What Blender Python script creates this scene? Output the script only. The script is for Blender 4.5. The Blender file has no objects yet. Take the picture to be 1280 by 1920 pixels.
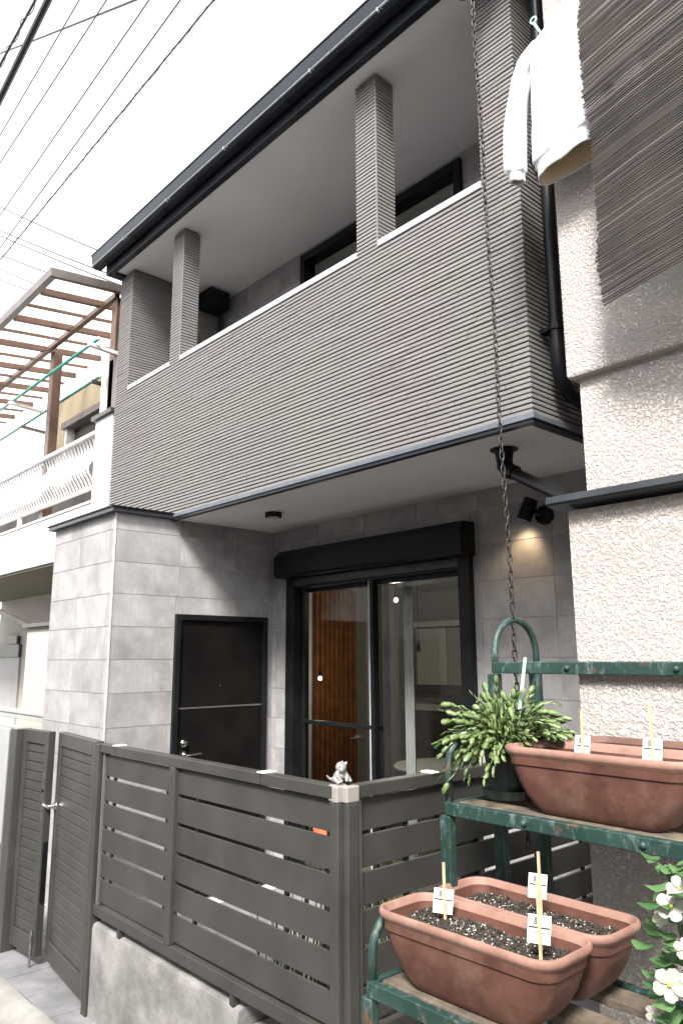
import bpy, bmesh, math, random
from mathutils import Vector, Matrix, noise
rnd = random.Random(7)
sc = bpy.context.scene
COL = sc.collection

# ------------------------------------------------------------------ camera
F_PX, PITCH, YAW, ROLL, ZC = 1397.11, 0.193865, -0.835336, -0.004596, 1.62
def cam_axes():
    cp, sp, cy, sy = math.cos(PITCH), math.sin(PITCH), math.cos(YAW), math.sin(YAW)
    fwd = Vector((sy*cp, cy*cp, sp)); right = Vector((cy, -sy, 0)); up = right.cross(fwd)
    cr, sr = math.cos(ROLL), math.sin(ROLL)
    return cr*right + sr*up, -sr*right + cr*up, fwd
RIGHT, UP, FWD = cam_axes()
cam_d = bpy.data.cameras.new('camera')
cam_d.sensor_fit = 'VERTICAL'; cam_d.sensor_height = 36.0; cam_d.sensor_width = 24.0
cam_d.lens = F_PX/1920*36; cam_d.clip_start = 0.05; cam_d.clip_end = 3000
cam = bpy.data.objects.new('camera', cam_d); COL.objects.link(cam)
cam.matrix_world = Matrix(((RIGHT.x, UP.x, -FWD.x, 0), (RIGHT.y, UP.y, -FWD.y, 0), (RIGHT.z, UP.z, -FWD.z, ZC), (0, 0, 0, 1)))
sc.camera = cam
def at(px, py, x=None, y=None, z=None):
    """measured photo point -> world point on the plane x=, y= or z= it lies on"""
    d = FWD + RIGHT*((px-640)/F_PX) - UP*((py-960)/F_PX)
    t = x/d.x if x is not None else (y/d.y if y is not None else (z-ZC)/d.z)
    return Vector((0, 0, ZC)) + d*t

# ------------------------------------------------------------------ sky, sun, exposure
SUN = Vector((0.35, -0.56, 0.69)).normalized()          # direction towards the sun
world = bpy.data.worlds.new('World'); sc.world = world; world.use_nodes = True
nt = world.node_tree; nt.nodes.clear()
sky = nt.nodes.new('ShaderNodeTexSky'); sky.sky_type = 'NISHITA'; sky.sun_disc = False
sky.sun_elevation = math.asin(SUN.z); sky.sun_rotation = math.atan2(SUN.x, SUN.y)
sky.air_density = 1.0; sky.dust_density = 1.0; sky.ozone_density = 1.0
hs = nt.nodes.new('ShaderNodeHueSaturation'); hs.inputs['Saturation'].default_value = 0.10
bg = nt.nodes.new('ShaderNodeBackground'); bg.inputs['Strength'].default_value = 0.15
out = nt.nodes.new('ShaderNodeOutputWorld')
nt.links.new(sky.outputs[0], hs.inputs['Color']); nt.links.new(hs.outputs[0], bg.inputs['Color']); nt.links.new(bg.outputs[0], out.inputs['Surface'])
sun_d = bpy.data.lights.new('sun', 'SUN'); sun_d.energy = 2.5; sun_d.angle = math.radians(14); sun_d.color = (1.0, 0.965, 0.92)
sun = bpy.data.objects.new('sun', sun_d); COL.objects.link(sun)
sun.rotation_euler = SUN.to_track_quat('Z', 'Y').to_euler(); sun.location = SUN*30
sc.view_settings.view_transform = 'Standard'; sc.view_settings.look = 'None'
sc.view_settings.exposure = 2.05; sc.view_settings.gamma = 1.0; sc.view_settings.use_curve_mapping = False
sc.render.engine = 'CYCLES'
sc.cycles.max_bounces = 8; sc.cycles.diffuse_bounces = 4; sc.cycles.transparent_max_bounces = 12
try:
    sc.cycles.use_denoising = True
except Exception:
    pass

# ------------------------------------------------------------------ materials
MATS = {}
def new_mat(name):
    m = bpy.data.materials.new(name); m.use_nodes = True
    n = m.node_tree; b = n.nodes['Principled BSDF']
    MATS[name] = m
    return m, n, b
def N(n, t, **kw):
    o = n.nodes.new(t)
    for k, v in kw.items():
        if k in o.inputs.keys() if not hasattr(o, k) else False: o.inputs[k].default_value = v
        else: setattr(o, k, v)
    return o
def mixc(n, fac, a, b, mode='MIX'):
    m = n.nodes.new('ShaderNodeMix'); m.data_type = 'RGBA'; m.blend_type = mode
    def put(sock, v):
        if isinstance(v, bpy.types.NodeSocket): n.links.new(v, sock)
        else: sock.default_value = (*v, 1) if isinstance(v, tuple) and len(v) == 3 else v
    put(m.inputs[0], fac); put(m.inputs[6], a); put(m.inputs[7], b)
    return m.outputs[2]
def coords(n, kind='Object', scale=(1, 1, 1)):
    if kind == 'World':
        g = n.nodes.new('ShaderNodeNewGeometry'); src = g.outputs['Position']
    else:
        g = n.nodes.new('ShaderNodeTexCoord'); src = g.outputs[kind]
    mp = n.nodes.new('ShaderNodeMapping'); mp.inputs['Scale'].default_value = scale
    n.links.new(src, mp.inputs['Vector']); return mp.outputs[0]
def noise_f(n, vec, scale, detail=4, rough=0.55, lo=0.35, hi=0.65):
    t = n.nodes.new('ShaderNodeTexNoise'); t.inputs['Scale'].default_value = scale; t.inputs['Detail'].default_value = detail
    t.inputs['Roughness'].default_value = rough; n.links.new(vec, t.inputs['Vector'])
    r = n.nodes.new('ShaderNodeMapRange'); r.inputs[1].default_value = lo; r.inputs[2].default_value = hi
    n.links.new(t.outputs['Fac'], r.inputs[0]); return r.outputs[0]
def bump(n, b, h, strength=0.3, dist=0.01):
    bp = n.nodes.new('ShaderNodeBump'); bp.inputs['Strength'].default_value = strength; bp.inputs['Distance'].default_value = dist
    n.links.new(h, bp.inputs['Height']); n.links.new(bp.outputs[0], b.inputs['Normal']); return bp
def simple(name, col, rough=0.6, metal=0.0, var=0.12, scale=6, bstr=0.0, bscale=60, dirt=None, kind='World', spec=0.5):
    m, n, b = new_mat(name)
    v = coords(n, kind)
    f = noise_f(n, v, scale)
    lo = tuple(c*(1-var) for c in col); hi = tuple(min(1, c*(1+var)) for c in col)
    c = mixc(n, f, lo, hi)
    if dirt:
        f2 = noise_f(n, v, scale*0.45, 6, 0.7, 0.52, 0.72)
        c = mixc(n, f2, c, dirt)
    n.links.new(c, b.inputs['Base Color'])
    b.inputs['Roughness'].default_value = rough; b.inputs['Metallic'].default_value = metal
    b.inputs['Specular IOR Level'].default_value = spec
    if bstr:
        bump(n, b, noise_f(n, v, bscale, 3, 0.6, 0.2, 0.8), bstr, 0.004)
    return m

# brick siding
def mat_brick():
    m, n, b = new_mat('brick_siding')
    v = coords(n, 'World')
    g = n.nodes.new('ShaderNodeNewGeometry')
    sn = n.nodes.new('ShaderNodeVectorMath'); sn.operation = 'SNAP'; sn.inputs[1].default_value = (0.28, 0.28, 0.0243)
    n.links.new(g.outputs['Position'], sn.inputs[0])
    wn = n.nodes.new('ShaderNodeTexWhiteNoise'); n.links.new(sn.outputs[0], wn.inputs['Vector'])
    c = mixc(n, wn.outputs['Value'], (0.145, 0.134, 0.131), (0.185, 0.172, 0.168))
    f = noise_f(n, v, 1.1, 3, 0.5, 0.4, 0.6)
    c = mixc(n, f, c, (0.168, 0.163, 0.152))
    f2 = noise_f(n, v, 260, 2, 0.7, 0.55, 0.75)
    c = mixc(n, f2, c, (0.24, 0.225, 0.22))
    n.links.new(c, b.inputs['Base Color']); b.inputs['Roughness'].default_value = 0.62
    bump(n, b, noise_f(n, v, 140, 4, 0.7, 0.2, 0.8), 0.5, 0.004)
mat_brick()
def mat_tile():
    m, n, b = new_mat('grey_tile')
    oi = n.nodes.new('ShaderNodeObjectInfo')
    g = n.nodes.new('ShaderNodeNewGeometry')
    vm = n.nodes.new('ShaderNodeVectorMath'); vm.operation = 'SCALE'; vm.inputs[0].default_value = (7, 5, 9)
    n.links.new(oi.outputs['Random'], vm.inputs['Scale'])
    va = n.nodes.new('ShaderNodeVectorMath'); va.operation = 'ADD'
    n.links.new(g.outputs['Position'], va.inputs[0]); n.links.new(vm.outputs[0], va.inputs[1])
    f = noise_f(n, va.outputs[0], 5.0, 6, 0.62, 0.32, 0.68)
    c = mixc(n, f, (0.20, 0.193, 0.192), (0.365, 0.352, 0.349))
    mp = n.nodes.new('ShaderNodeMapping'); mp.inputs['Scale'].default_value = (40, 40, 3)
    n.links.new(va.outputs[0], mp.inputs['Vector'])
    f2 = noise_f(n, mp.outputs[0], 1.0, 3, 0.6, 0.45, 0.8)
    c = mixc(n, f2, c, (0.27, 0.255, 0.255))
    c2 = n.nodes.new('ShaderNodeHueSaturation'); n.links.new(c, c2.inputs['Color'])
    mr = n.nodes.new('ShaderNodeMapRange'); mr.inputs[3].default_value = 0.92; mr.inputs[4].default_value = 1.06
    n.links.new(oi.outputs['Random'], mr.inputs[0]); n.links.new(mr.outputs[0], c2.inputs['Value'])
    n.links.new(c2.outputs[0], b.inputs['Base Color']); b.inputs['Roughness'].default_value = 0.55
    bump(n, b, noise_f(n, va.outputs[0], 40, 5, 0.6, 0.2, 0.8), 0.12, 0.003)
mat_tile()
def mat_stucco(name, c0, c1, scale=52, strength=1.0, disp=0.018, stain=None):
    m, n, b = new_mat(name)
    v = coords(n, 'World')
    t = n.nodes.new('ShaderNodeTexNoise'); t.inputs['Scale'].default_value = scale; t.inputs['Detail'].default_value = 4
    t.inputs['Roughness'].default_value = 0.65; t.inputs['Distortion'].default_value = 0.3; n.links.new(v, t.inputs['Vector'])
    r = n.nodes.new('ShaderNodeValToRGB'); r.color_ramp.elements[0].position = 0.39; r.color_ramp.elements[1].position = 0.58
    n.links.new(t.outputs['Fac'], r.inputs[0])
    f = noise_f(n, v, 1.6, 5, 0.6)
    c = mixc(n, f, c0, c1)
    if stain:
        c = mixc(n, noise_f(n, v, 1.0, 5, 0.65, 0.5, 0.75), c, stain)
    n.links.new(c, b.inputs['Base Color']); b.inputs['Roughness'].default_value = 0.85
    bump(n, b, r.outputs[0], strength, disp)
mat_stucco('stucco_beige', (0.57, 0.507, 0.470), (0.63, 0.570, 0.535), 84, 0.85, 0.0135, stain=(0.52, 0.468, 0.41))
mat_stucco('stucco_white', (0.52, 0.50, 0.485), (0.58, 0.56, 0.55), 90, 0.4, 0.008)
mat_stucco('stucco_far', (0.42, 0.39, 0.345), (0.46, 0.425, 0.385), 70, 0.5, 0.01)
simple('joint_pale', (0.44, 0.43, 0.42), 0.8)
simple('trim_pale', (0.46, 0.45, 0.445), 0.6)
simple('siding_backing', (0.02, 0.019, 0.018), 0.9)
simple('white_soffit', (0.76, 0.74, 0.73), 0.7, var=0.03, scale=2)
simple('black_metal', (0.0075, 0.0085, 0.0095), 0.40, 0.0, 0.25, spec=0.2)
simple('dark_fascia', (0.012, 0.0145, 0.020), 0.30, 0.0, 0.25, 3, spec=0.35)
simple('flashing', (0.03, 0.034, 0.038), 0.35, 0.2, 0.2)
simple('blue_grey_trim', (0.11, 0.125, 0.145), 0.4, 0.2, 0.15)
simple('coping', (0.42, 0.42, 0.43), 0.4, 0.1, 0.08)
simple('fence_metal', (0.047, 0.0453, 0.0415), 0.42, 0.15, 0.15, 5, 0.03, 400, dirt=(0.053, 0.0515, 0.047))
simple('fence_edge', (0.17, 0.16, 0.15), 0.35, 0.4, 0.10)
simple('fence_cap', (0.26, 0.24, 0.225), 0.45, 0.1, 0.10)
simple('white_plastic', (0.75, 0.75, 0.73), 0.4, 0, 0.05)
simple('chrome', (0.75, 0.74, 0.72), 0.18, 1.0, 0.05)
simple('steel', (0.35, 0.35, 0.35), 0.38, 1.0, 0.25, 30)
simple('chain_steel', (0.045, 0.041, 0.038), 0.45, 0.85, 0.4, 30)
simple('door_panel', (0.0065, 0.0058, 0.0053), 0.45, 0.0, 0.3, 4, 0.04, 120, spec=0.12)
simple('strip_metal', (0.20, 0.19, 0.185), 0.35, 0.6, 0.05)
simple('concrete', (0.175, 0.168, 0.16), 0.85, 0, 0.3, 6, 0.6, 40, dirt=(0.10, 0.097, 0.09))
simple('concrete_pale', (0.27, 0.26, 0.24), 0.85, 0, 0.25, 5, 0.4, 40, dirt=(0.22, 0.21, 0.185))
simple('floor_tile', (0.185, 0.182, 0.187), 0.6, 0, 0.25, 6, 0.2, 50, dirt=(0.15, 0.15, 0.155))
simple('asphalt', (0.24, 0.235, 0.225), 0.9, 0, 0.3, 30, 0.5, 200)
simple('gravel', (0.24, 0.22, 0.20), 0.9, 0, 0.35, 60)
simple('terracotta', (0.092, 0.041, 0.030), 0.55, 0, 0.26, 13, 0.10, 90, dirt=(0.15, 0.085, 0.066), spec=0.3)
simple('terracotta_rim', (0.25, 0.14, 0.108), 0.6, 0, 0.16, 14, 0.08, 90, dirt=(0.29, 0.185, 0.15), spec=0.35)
simple('soil', (0.028, 0.021, 0.016), 0.95, 0, 0.5, 90, 0.8, 160)
simple('perlite', (0.62, 0.58, 0.52), 0.9, 0, 0.25, 300)
simple('wood_light', (0.52, 0.40, 0.24), 0.7, 0, 0.2, 30)
simple('shelf_wood', (0.105, 0.082, 0.058), 0.85, 0, 0.4, 18, 0.4, 60, dirt=(0.055, 0.047, 0.038))
simple('card_white', (0.72, 0.71, 0.68), 0.6, 0, 0.03)
simple('print_black', (0.03, 0.03, 0.035), 0.7, 0, 0.1)
simple('print_grey', (0.28, 0.28, 0.31), 0.7, 0, 0.1)
simple('pot_dark', (0.018, 0.028, 0.024), 0.4, 0, 0.3, 20)
simple('mint_plastic', (0.36, 0.62, 0.50), 0.4)
simple('brown_aluminium', (0.13, 0.078, 0.055), 0.42, 0.25, 0.2, 5)
simple('bronze_aluminium', (0.15, 0.125, 0.112), 0.35, 0.4, 0.2, 4)
simple('white_rail', (0.66, 0.64, 0.635), 0.5, 0, 0.03)
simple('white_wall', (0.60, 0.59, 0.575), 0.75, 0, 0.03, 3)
simple('green_pole', (0.06, 0.30, 0.24), 0.35, 0, 0.2)
simple('far_cream', (0.40, 0.335, 0.225), 0.8, 0, 0.08, 3)
simple('far_dark', (0.055, 0.048, 0.042), 0.4, 0, 0.2)
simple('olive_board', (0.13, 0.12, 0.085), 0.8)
simple('far_grey', (0.33, 0.32, 0.315), 0.7, 0, 0.05)
simple('cable', (0.02, 0.02, 0.024), 0.6)
simple('grey_frame', (0.34, 0.35, 0.335), 0.45, 0.2, 0.06)
simple('orange_plastic', (0.75, 0.16, 0.08), 0.4)
simple('room_wall', (0.42, 0.41, 0.39), 0.8, 0, 0.03)
simple('room_dark', (0.10, 0.085, 0.08), 0.6, 0, 0.2)
simple('room_white', (0.70, 0.69, 0.66), 0.6, 0, 0.03)
simple('curtain', (0.42, 0.41, 0.40), 0.9, 0, 0.1, 3)
simple('orange_wood', (0.25, 0.09, 0.024), 0.5, 0, 0.3, 9)
simple('yarn_white', (0.60, 0.60, 0.605), 0.95, 0, 0.02, 3, 0.25, 180)
simple('figurine_grey', (0.22, 0.215, 0.21), 0.45, 0.1, 0.2, 60)
simple('string', (0.46, 0.40, 0.30), 0.9)
simple('cream_print', (0.72, 0.60, 0.40), 0.9)
def mat_reed():
    m, n, b = new_mat('reed')
    g = n.nodes.new('ShaderNodeNewGeometry')
    r = n.nodes.new('ShaderNodeValToRGB'); n.links.new(g.outputs['Random Per Island'], r.inputs[0])
    r.color_ramp.elements[0].color = (0.014, 0.011, 0.010, 1); r.color_ramp.elements[1].color = (0.19, 0.155, 0.145, 1)
    e = r.color_ramp.elements.new(0.8); e.color = (0.040, 0.031, 0.028, 1)
    v = coords(n, 'World')
    c = mixc(n, noise_f(n, v, 3.0, 4, 0.6, 0.42, 0.7), r.outputs[0], (0.058, 0.042, 0.032))
    n.links.new(c, b.inputs['Base Color']); b.inputs['Roughness'].default_value = 0.65
mat_reed()
def mat_green_paint():
    m, n, b = new_mat('green_paint')
    v = coords(n, 'World')
    c = mixc(n, noise_f(n, v, 9, 4), (0.009, 0.029, 0.024), (0.018, 0.044, 0.036))
    vs = coords(n, 'World', (1, 1, 0.35))
    f = noise_f(n, vs, 38, 6, 0.75, 0.53, 0.68)
    c = mixc(n, f, c, (0.105, 0.145, 0.14))
    f2 = noise_f(n, v, 15, 6, 0.7, 0.60, 0.68)
    c = mixc(n, f2, c, (0.115, 0.052, 0.033))
    n.links.new(c, b.inputs['Base Color']); b.inputs['Roughness'].default_value = 0.5
    bump(n, b, f, 0.35, 0.002)
mat_green_paint()
def mat_leaf(name, a, c_, tip=None, trans=0.25):
    m, n, b = new_mat(name)
    oi = n.nodes.new('ShaderNodeObjectInfo'); g = n.nodes.new('ShaderNodeNewGeometry')
    ad = n.nodes.new('ShaderNodeMath'); ad.operation = 'ADD'
    n.links.new(oi.outputs['Random'], ad.inputs[0]); n.links.new(g.outputs['Random Per Island'], ad.inputs[1])
    fr = n.nodes.new('ShaderNodeMath'); fr.operation = 'FRACT'; n.links.new(ad.outputs[0], fr.inputs[0])
    c = mixc(n, fr.outputs[0], a, c_)
    v = coords(n, 'World'); c = mixc(n, noise_f(n, v, 14, 3, 0.6, 0.45, 0.75), c, tip or c_)
    n.links.new(c, b.inputs['Base Color']); b.inputs['Roughness'].default_value = 0.42
    tr = n.nodes.new('ShaderNodeBsdfTranslucent'); n.links.new(c, tr.inputs['Color'])
    mx = n.nodes.new('ShaderNodeMixShader'); mx.inputs[0].default_value = trans
    n.links.new(b.outputs[0], mx.inputs[1]); n.links.new(tr.outputs[0], mx.inputs[2])
    n.links.new(mx.outputs[0], n.nodes['Material Output'].inputs['Surface'])
mat_leaf('cactus_leaf', (0.075, 0.14, 0.042), (0.20, 0.275, 0.10), (0.30, 0.35, 0.18))
mat_leaf('flower_leaf', (0.05, 0.13, 0.045), (0.12, 0.23, 0.09))
mat_leaf('petal', (0.42, 0.42, 0.375), (0.48, 0.48, 0.44), (0.45, 0.45, 0.34), 0.35)
mat_leaf('weed', (0.06, 0.10, 0.035), (0.13, 0.15, 0.06))
simple('yellow', (0.75, 0.52, 0.05), 0.6)
def mat_glass():
    m, n, b = new_mat('window_glass')
    gl = n.nodes.new('ShaderNodeBsdfGlossy'); gl.inputs['Roughness'].default_value = 0.0
    tr = n.nodes.new('ShaderNodeBsdfTransparent'); tr.inputs[0].default_value = (0.86, 0.88, 0.87, 1)
    fr = n.nodes.new('ShaderNodeFresnel'); fr.inputs[0].default_value = 1.75
    gb = n.nodes.new('ShaderNodeNewGeometry'); iv = n.nodes.new('ShaderNodeMath'); iv.operation = 'SUBTRACT'; iv.inputs[0].default_value = 1.0; n.links.new(gb.outputs['Backfacing'], iv.inputs[1])
    mu = n.nodes.new('ShaderNodeMath'); mu.operation = 'MULTIPLY'; n.links.new(fr.outputs[0], mu.inputs[0]); n.links.new(iv.outputs[0], mu.inputs[1])   # only the outer face mirrors
    mx = n.nodes.new('ShaderNodeMixShader'); n.links.new(mu.outputs[0], mx.inputs[0]); n.links.new(tr.outputs[0], mx.inputs[1]); n.links.new(gl.outputs[0], mx.inputs[2])
    n.links.new(mx.outputs[0], n.nodes['Material Output'].inputs['Surface'])
mat_glass()
def mat_panel():
    m, n, b = new_mat('translucent_panel')
    d = n.nodes.new('ShaderNodeBsdfDiffuse'); d.inputs[0].default_value = (0.80, 0.70, 0.66, 1)
    t = n.nodes.new('ShaderNodeBsdfTranslucent'); t.inputs[0].default_value = (0.90, 0.80, 0.76, 1)
    tr = n.nodes.new('ShaderNodeBsdfTransparent')
    mx = n.nodes.new('ShaderNodeMixShader'); mx.inputs[0].default_value = 0.75; n.links.new(d.outputs[0], mx.inputs[1]); n.links.new(t.outputs[0], mx.inputs[2])
    m2 = n.nodes.new('ShaderNodeMixShader'); m2.inputs[0].default_value = 0.35; n.links.new(mx.outputs[0], m2.inputs[1]); n.links.new(tr.outputs[0], m2.inputs[2])
    n.links.new(m2.outputs[0], n.nodes['Material Output'].inputs['Surface'])
mat_panel()
def mat_emit(name, col, s):
    m, n, b = new_mat(name)
    b.inputs['Emission Color'].default_value = (*col, 1); b.inputs['Emission Strength'].default_value = s
    b.inputs['Base Color'].default_value = (0.8, 0.8, 0.8, 1)
mat_emit('lamp_glow', (1.0, 0.80, 0.55), 6.0)
mat_emit('bulb_glow', (1.0, 0.88, 0.68), 9.0)

# ------------------------------------------------------------------ mesh helpers
class MB:
    def __init__(s): s.v = []; s.f = []
    def add(s, vs, fs):
        o = len(s.v); s.v += [tuple(v) for v in vs]; s.f += [tuple(i+o for i in f) for f in fs]; return s
    def box(s, a, b):
        (x0, y0, z0), (x1, y1, z1) = a, b
        return s.add([(x0,y0,z0),(x1,y0,z0),(x1,y1,z0),(x0,y1,z0),(x0,y0,z1),(x1,y0,z1),(x1,y1,z1),(x0,y1,z1)],
                     [(0,3,2,1),(4,5,6,7),(0,1,5,4),(1,2,6,5),(2,3,7,6),(3,0,4,7)])
    def obox(s, c, ax, hs):
        c = Vector(c); A = [Vector(a)*h for a, h in zip(ax, hs)]
        vs = [c + A[0]*i + A[1]*j + A[2]*k for k in (-1,1) for i, j in ((-1,-1),(1,-1),(1,1),(-1,1))]
        return s.add(vs, [(0,3,2,1),(4,5,6,7),(0,1,5,4),(1,2,6,5),(2,3,7,6),(3,0,4,7)])
    def bar(s, p, q, w, h, up=(0, 0, 1)):
        p, q = Vector(p), Vector(q); d = (q-p); L = d.length; d.normalize()
        u = Vector(up); sdir = d.cross(u)
        if sdir.length < 1e-4: sdir = d.cross(Vector((0, 1, 0)))
        sdir.normalize(); u = sdir.cross(d)
        return s.obox((p+q)/2, (d, sdir, u), (L/2, w/2, h/2))
    def loft(s, rings, cap=True, closed=False):
        n = len(rings[0]); vs = [p for r in rings for p in r]; fs = []
        m = len(rings)
        for i in range(m if closed else m-1):
            for j in range(n):
                a = i*n+j; b = i*n+(j+1) % n; c = ((i+1) % m)*n+(j+1) % n; d = ((i+1) % m)*n+j
                fs.append((a, b, c, d))
        if cap and not closed:
            fs.append(tuple(reversed(range(n)))); fs.append(tuple((m-1)*n+j for j in range(n)))
        return s.add(vs, fs)
    def tube(s, pts, r, n=8, cap=True, closed=False):
        pts = [Vector(p) for p in pts]; m = len(pts)
        rr = r if isinstance(r, (list, tuple)) else [r]*m
        rings = []; u = None
        for i, p in enumerate(pts):
            if closed: t = pts[(i+1) % m]-pts[i-1]
            else: t = pts[min(i+1, m-1)]-pts[max(i-1, 0)]
            t.normalize()
            if u is None:
                u = t.orthogonal().normalized()
            else:
                u = (u - t*u.dot(t)).normalized()
            w = t.cross(u)
            rings.append([p + (u*math.cos(2*math.pi*j/n) + w*math.sin(2*math.pi*j/n))*rr[i] for j in range(n)])
        return s.loft(rings, cap, closed)
    def lathe(s, c, prof, n=24, axis=(0, 0, 1)):
        c = Vector(c); a = Vector(axis).normalized(); u = a.orthogonal().normalized(); w = a.cross(u)
        return s.loft([[c + a*z + (u*math.cos(2*math.pi*j/n)+w*math.sin(2*math.pi*j/n))*r for j in range(n)] for r, z in prof])
    def ball(s, c, r, n=10, m=6, sc_=(1, 1, 1)):
        c = Vector(c); prof = []
        rings = []
        for i in range(m+1):
            th = math.pi*(i/m); th = min(max(th, 0.05), math.pi-0.05)
            rings.append([c + Vector((math.sin(th)*math.cos(2*math.pi*j/n)*r*sc_[0], math.sin(th)*math.sin(2*math.pi*j/n)*r*sc_[1], -math.cos(th)*r*sc_[2])) for j in range(n)])
        return s.loft(rings)
    def mesh(s, name, mat, smooth=False):
        me = bpy.data.meshes.new(name); me.from_pydata(s.v, [], s.f)
        me.materials.append(MATS[mat])
        if smooth: me.polygons.foreach_set('use_smooth', [True]*len(me.polygons))
        me.update(); return me
    def build(s, name, mat, parent=None, smooth=False, bevel=0, kind=None, label=None, auto=None):
        return link(name, s.mesh(name, mat, smooth), parent, bevel=bevel, kind=kind, label=label, auto=auto)
def root_loc(o):
    return o['_l'] if '_l' in o else None
EMPTY_LOC = {}
def link(name, me, parent=None, mat4=None, bevel=0, kind=None, label=None, world=True, auto=None):
    o = bpy.data.objects.new(name, me); COL.objects.link(o)
    if parent is not None:
        o.parent = parent
        if world and parent.name in EMPTY_LOC:
            o.matrix_parent_inverse = Matrix.Translation(-EMPTY_LOC[parent.name])
    if mat4 is not None: o.matrix_basis = mat4
    if bevel:
        b = o.modifiers.new('bevel', 'BEVEL'); b.width = bevel; b.segments = 2; b.limit_method = 'ANGLE'; b.angle_limit = math.radians(35)
    if kind: o['kind'] = kind
    if label: o['label'] = label
    return o
def tag(o, label, cat, group=None, kind=None):
    if label: o['label'] = label
    if cat: o['category'] = cat
    if group: o['group'] = group
    if kind: o['kind'] = kind
    return o
def thing(name, label, cat, loc, group=None):
    o = bpy.data.objects.new(name, None); COL.objects.link(o); o.location = loc
    o.empty_display_size = 0.1
    EMPTY_LOC[o.name] = Vector(loc)
    return tag(o, label, cat, group)
def shade_auto(o, ang=40):
    me = o.data
    me.polygons.foreach_set('use_smooth', [True]*len(me.polygons))
    try: me.set_sharp_from_angle(angle=math.radians(ang))
    except Exception: pass
    return o
def rrect(cx, cy, z, hl, hw, r, n=6):
    pts = []
    for sx, sy, a0 in ((1, 1, 0), (-1, 1, 90), (-1, -1, 180), (1, -1, 270)):
        for k in range(n+1):
            a = math.radians(a0 + 90*k/n)
            pts.append(Vector((cx + sx*(hl-r) + r*math.cos(a), cy + sy*(hw-r) + r*math.sin(a), z)))
    return pts
def cut(rect, hole):
    """rectangle minus hole -> list of rectangles, all (u0,v0,u1,v1)"""
    a, b, c, d = rect; e, f, g, h = hole
    if e >= c or g <= a or f >= d or h <= b: return [rect]
    r = []
    if a < e: r.append((a, b, e, d))
    if c > g: r.append((g, b, c, d))
    m0, m1 = max(a, e), min(c, g)
    if d > h: r.append((m0, h, m1, d))
    if b < f: r.append((m0, b, m1, f))
    return [q for q in r if q[2]-q[0] > 0.012 and q[3]-q[1] > 0.012]

# ------------------------------------------------------------------ measured planes of the house
XB, YBLK, YB, YW = -4.921, 2.297, 2.737, 3.69
XL, XR = -6.01, -1.765
ZS, ZTOP, ZCAP = 2.66, 5.05, 3.90
FLOOR = -0.05

# ------------------------------------------------------------------ ground
tag(MB().box((-400, -400, -0.5), (400, 1.50, -0.20)).build('street', 'asphalt'), 'pale grey paved lane in front of the houses', None, None, 'structure')
tag(MB().box((-400, 1.505, -0.5), (400, 400, -0.11)).build('ground', 'concrete'), 'concrete ground under the houses', None, None, 'structure')
# entrance floor with paving tiles
fl = MB().box((-5.35, 1.60, -0.10), (-1.50, 3.70, FLOOR-0.012)).build('entrance_floor', 'joint_pale')
tag(fl, 'grey tiled entrance floor behind the gate', None, None, 'structure')
unit = MB().box((-.5, -.5, -.5), (.5, .5, .5))
tile_me = {}
def unit_box(mat):
    if mat not in tile_me: tile_me[mat] = unit.mesh('unit_' + mat, mat)
    return tile_me[mat]
def slab(name, a, b, mat, parent, bev=0):
    c = (Vector(a)+Vector(b))/2; d = Vector(b)-Vector(a)
    m4 = Matrix.Translation(c) @ Matrix.Diagonal((d.x, d.y, d.z, 1))
    return link(name, unit_box(mat), parent, m4, world=True)
y = 1.60
while y < 3.65:
    x = -5.35
    while x < -1.52:
        if y < 2.3 or x > -4.95:
            slab('paving_tile', (x+.002, y+.002, FLOOR-0.03), (min(x+.298, -1.5), min(y+.298, 3.69), FLOOR+rnd.uniform(-.001, .001)), 'floor_tile', fl)
        x += .30
    y += .30
# rounded kerb at the street edge
rng = []
for x in [-6.6 + i*0.07 for i in range(42)]:
    w = 0.006*noise.noise((x*3, 0, 0)); 
    rng.append([Vector((x, yy+w, zz+0.005*noise.noise((x*4, yy*9, 1)))) for yy, zz in ((1.60, -0.22), (1.60, -0.048), (1.575, -0.043), (1.53, -0.048), (1.49, -0.066), (1.462, -0.10), (1.45, -0.15), (1.445, -0.22))])
k = MB().loft(rng).build('kerb', 'concrete_pale', smooth=False); shade_auto(k, 50)
tag(k, 'worn pale rounded concrete kerb in front of the gate', None, None, 'structure')

# ------------------------------------------------------------------ the house
H = thing('house', 'two-storey dark grey house with ribbed brick balcony over a tiled porch', 'house', (-3.9, 3.2, FLOOR))

# porch walls with separate tiles
TP, TZ0, PZ = 0.513, 2.30, 0.2275
def tile_grid(u0, u1, v0, v1, uj, hole=None):
    us = [u0] + [uj + TP*k for k in range(-30, 30) if u0+.02 < uj+TP*k < u1-.02] + [u1]
    vs = [v0] + [TZ0 + PZ*k for k in range(-30, 30) if v0+.02 < TZ0+PZ*k < v1-.02] + [v1]
    out_ = []
    for a, b in zip(us, us[1:]):
        for c, d in zip(vs, vs[1:]):
            r = [(a, c, b, d)]
            if hole: r = cut((a, c, b, d), hole)
            out_ += r
    return out_
g = 0.0022
blk = MB().box((XL+.004, YBLK+.004, FLOOR-.1), (XB-.004, YW+.14, 2.655)).build('entrance_block', 'joint_pale', H)
for a, c, b, d in tile_grid(XL, XB, FLOOR-.05, 2.655, -5.50):
    slab('tile', (a+g, YBLK, c+g), (b-g, YBLK+.0125, d-g), 'grey_tile', blk)
DH = (2.80, -1, 3.63, 1.945)
for a, c, b, d in tile_grid(YBLK+.014, YW-.002, FLOOR-.05, 2.655, 2.297+TP+.01, DH):
    slab('tile', (XB-.0125, a+g, c+g), (XB, b-g, d-g), 'grey_tile', blk)
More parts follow.
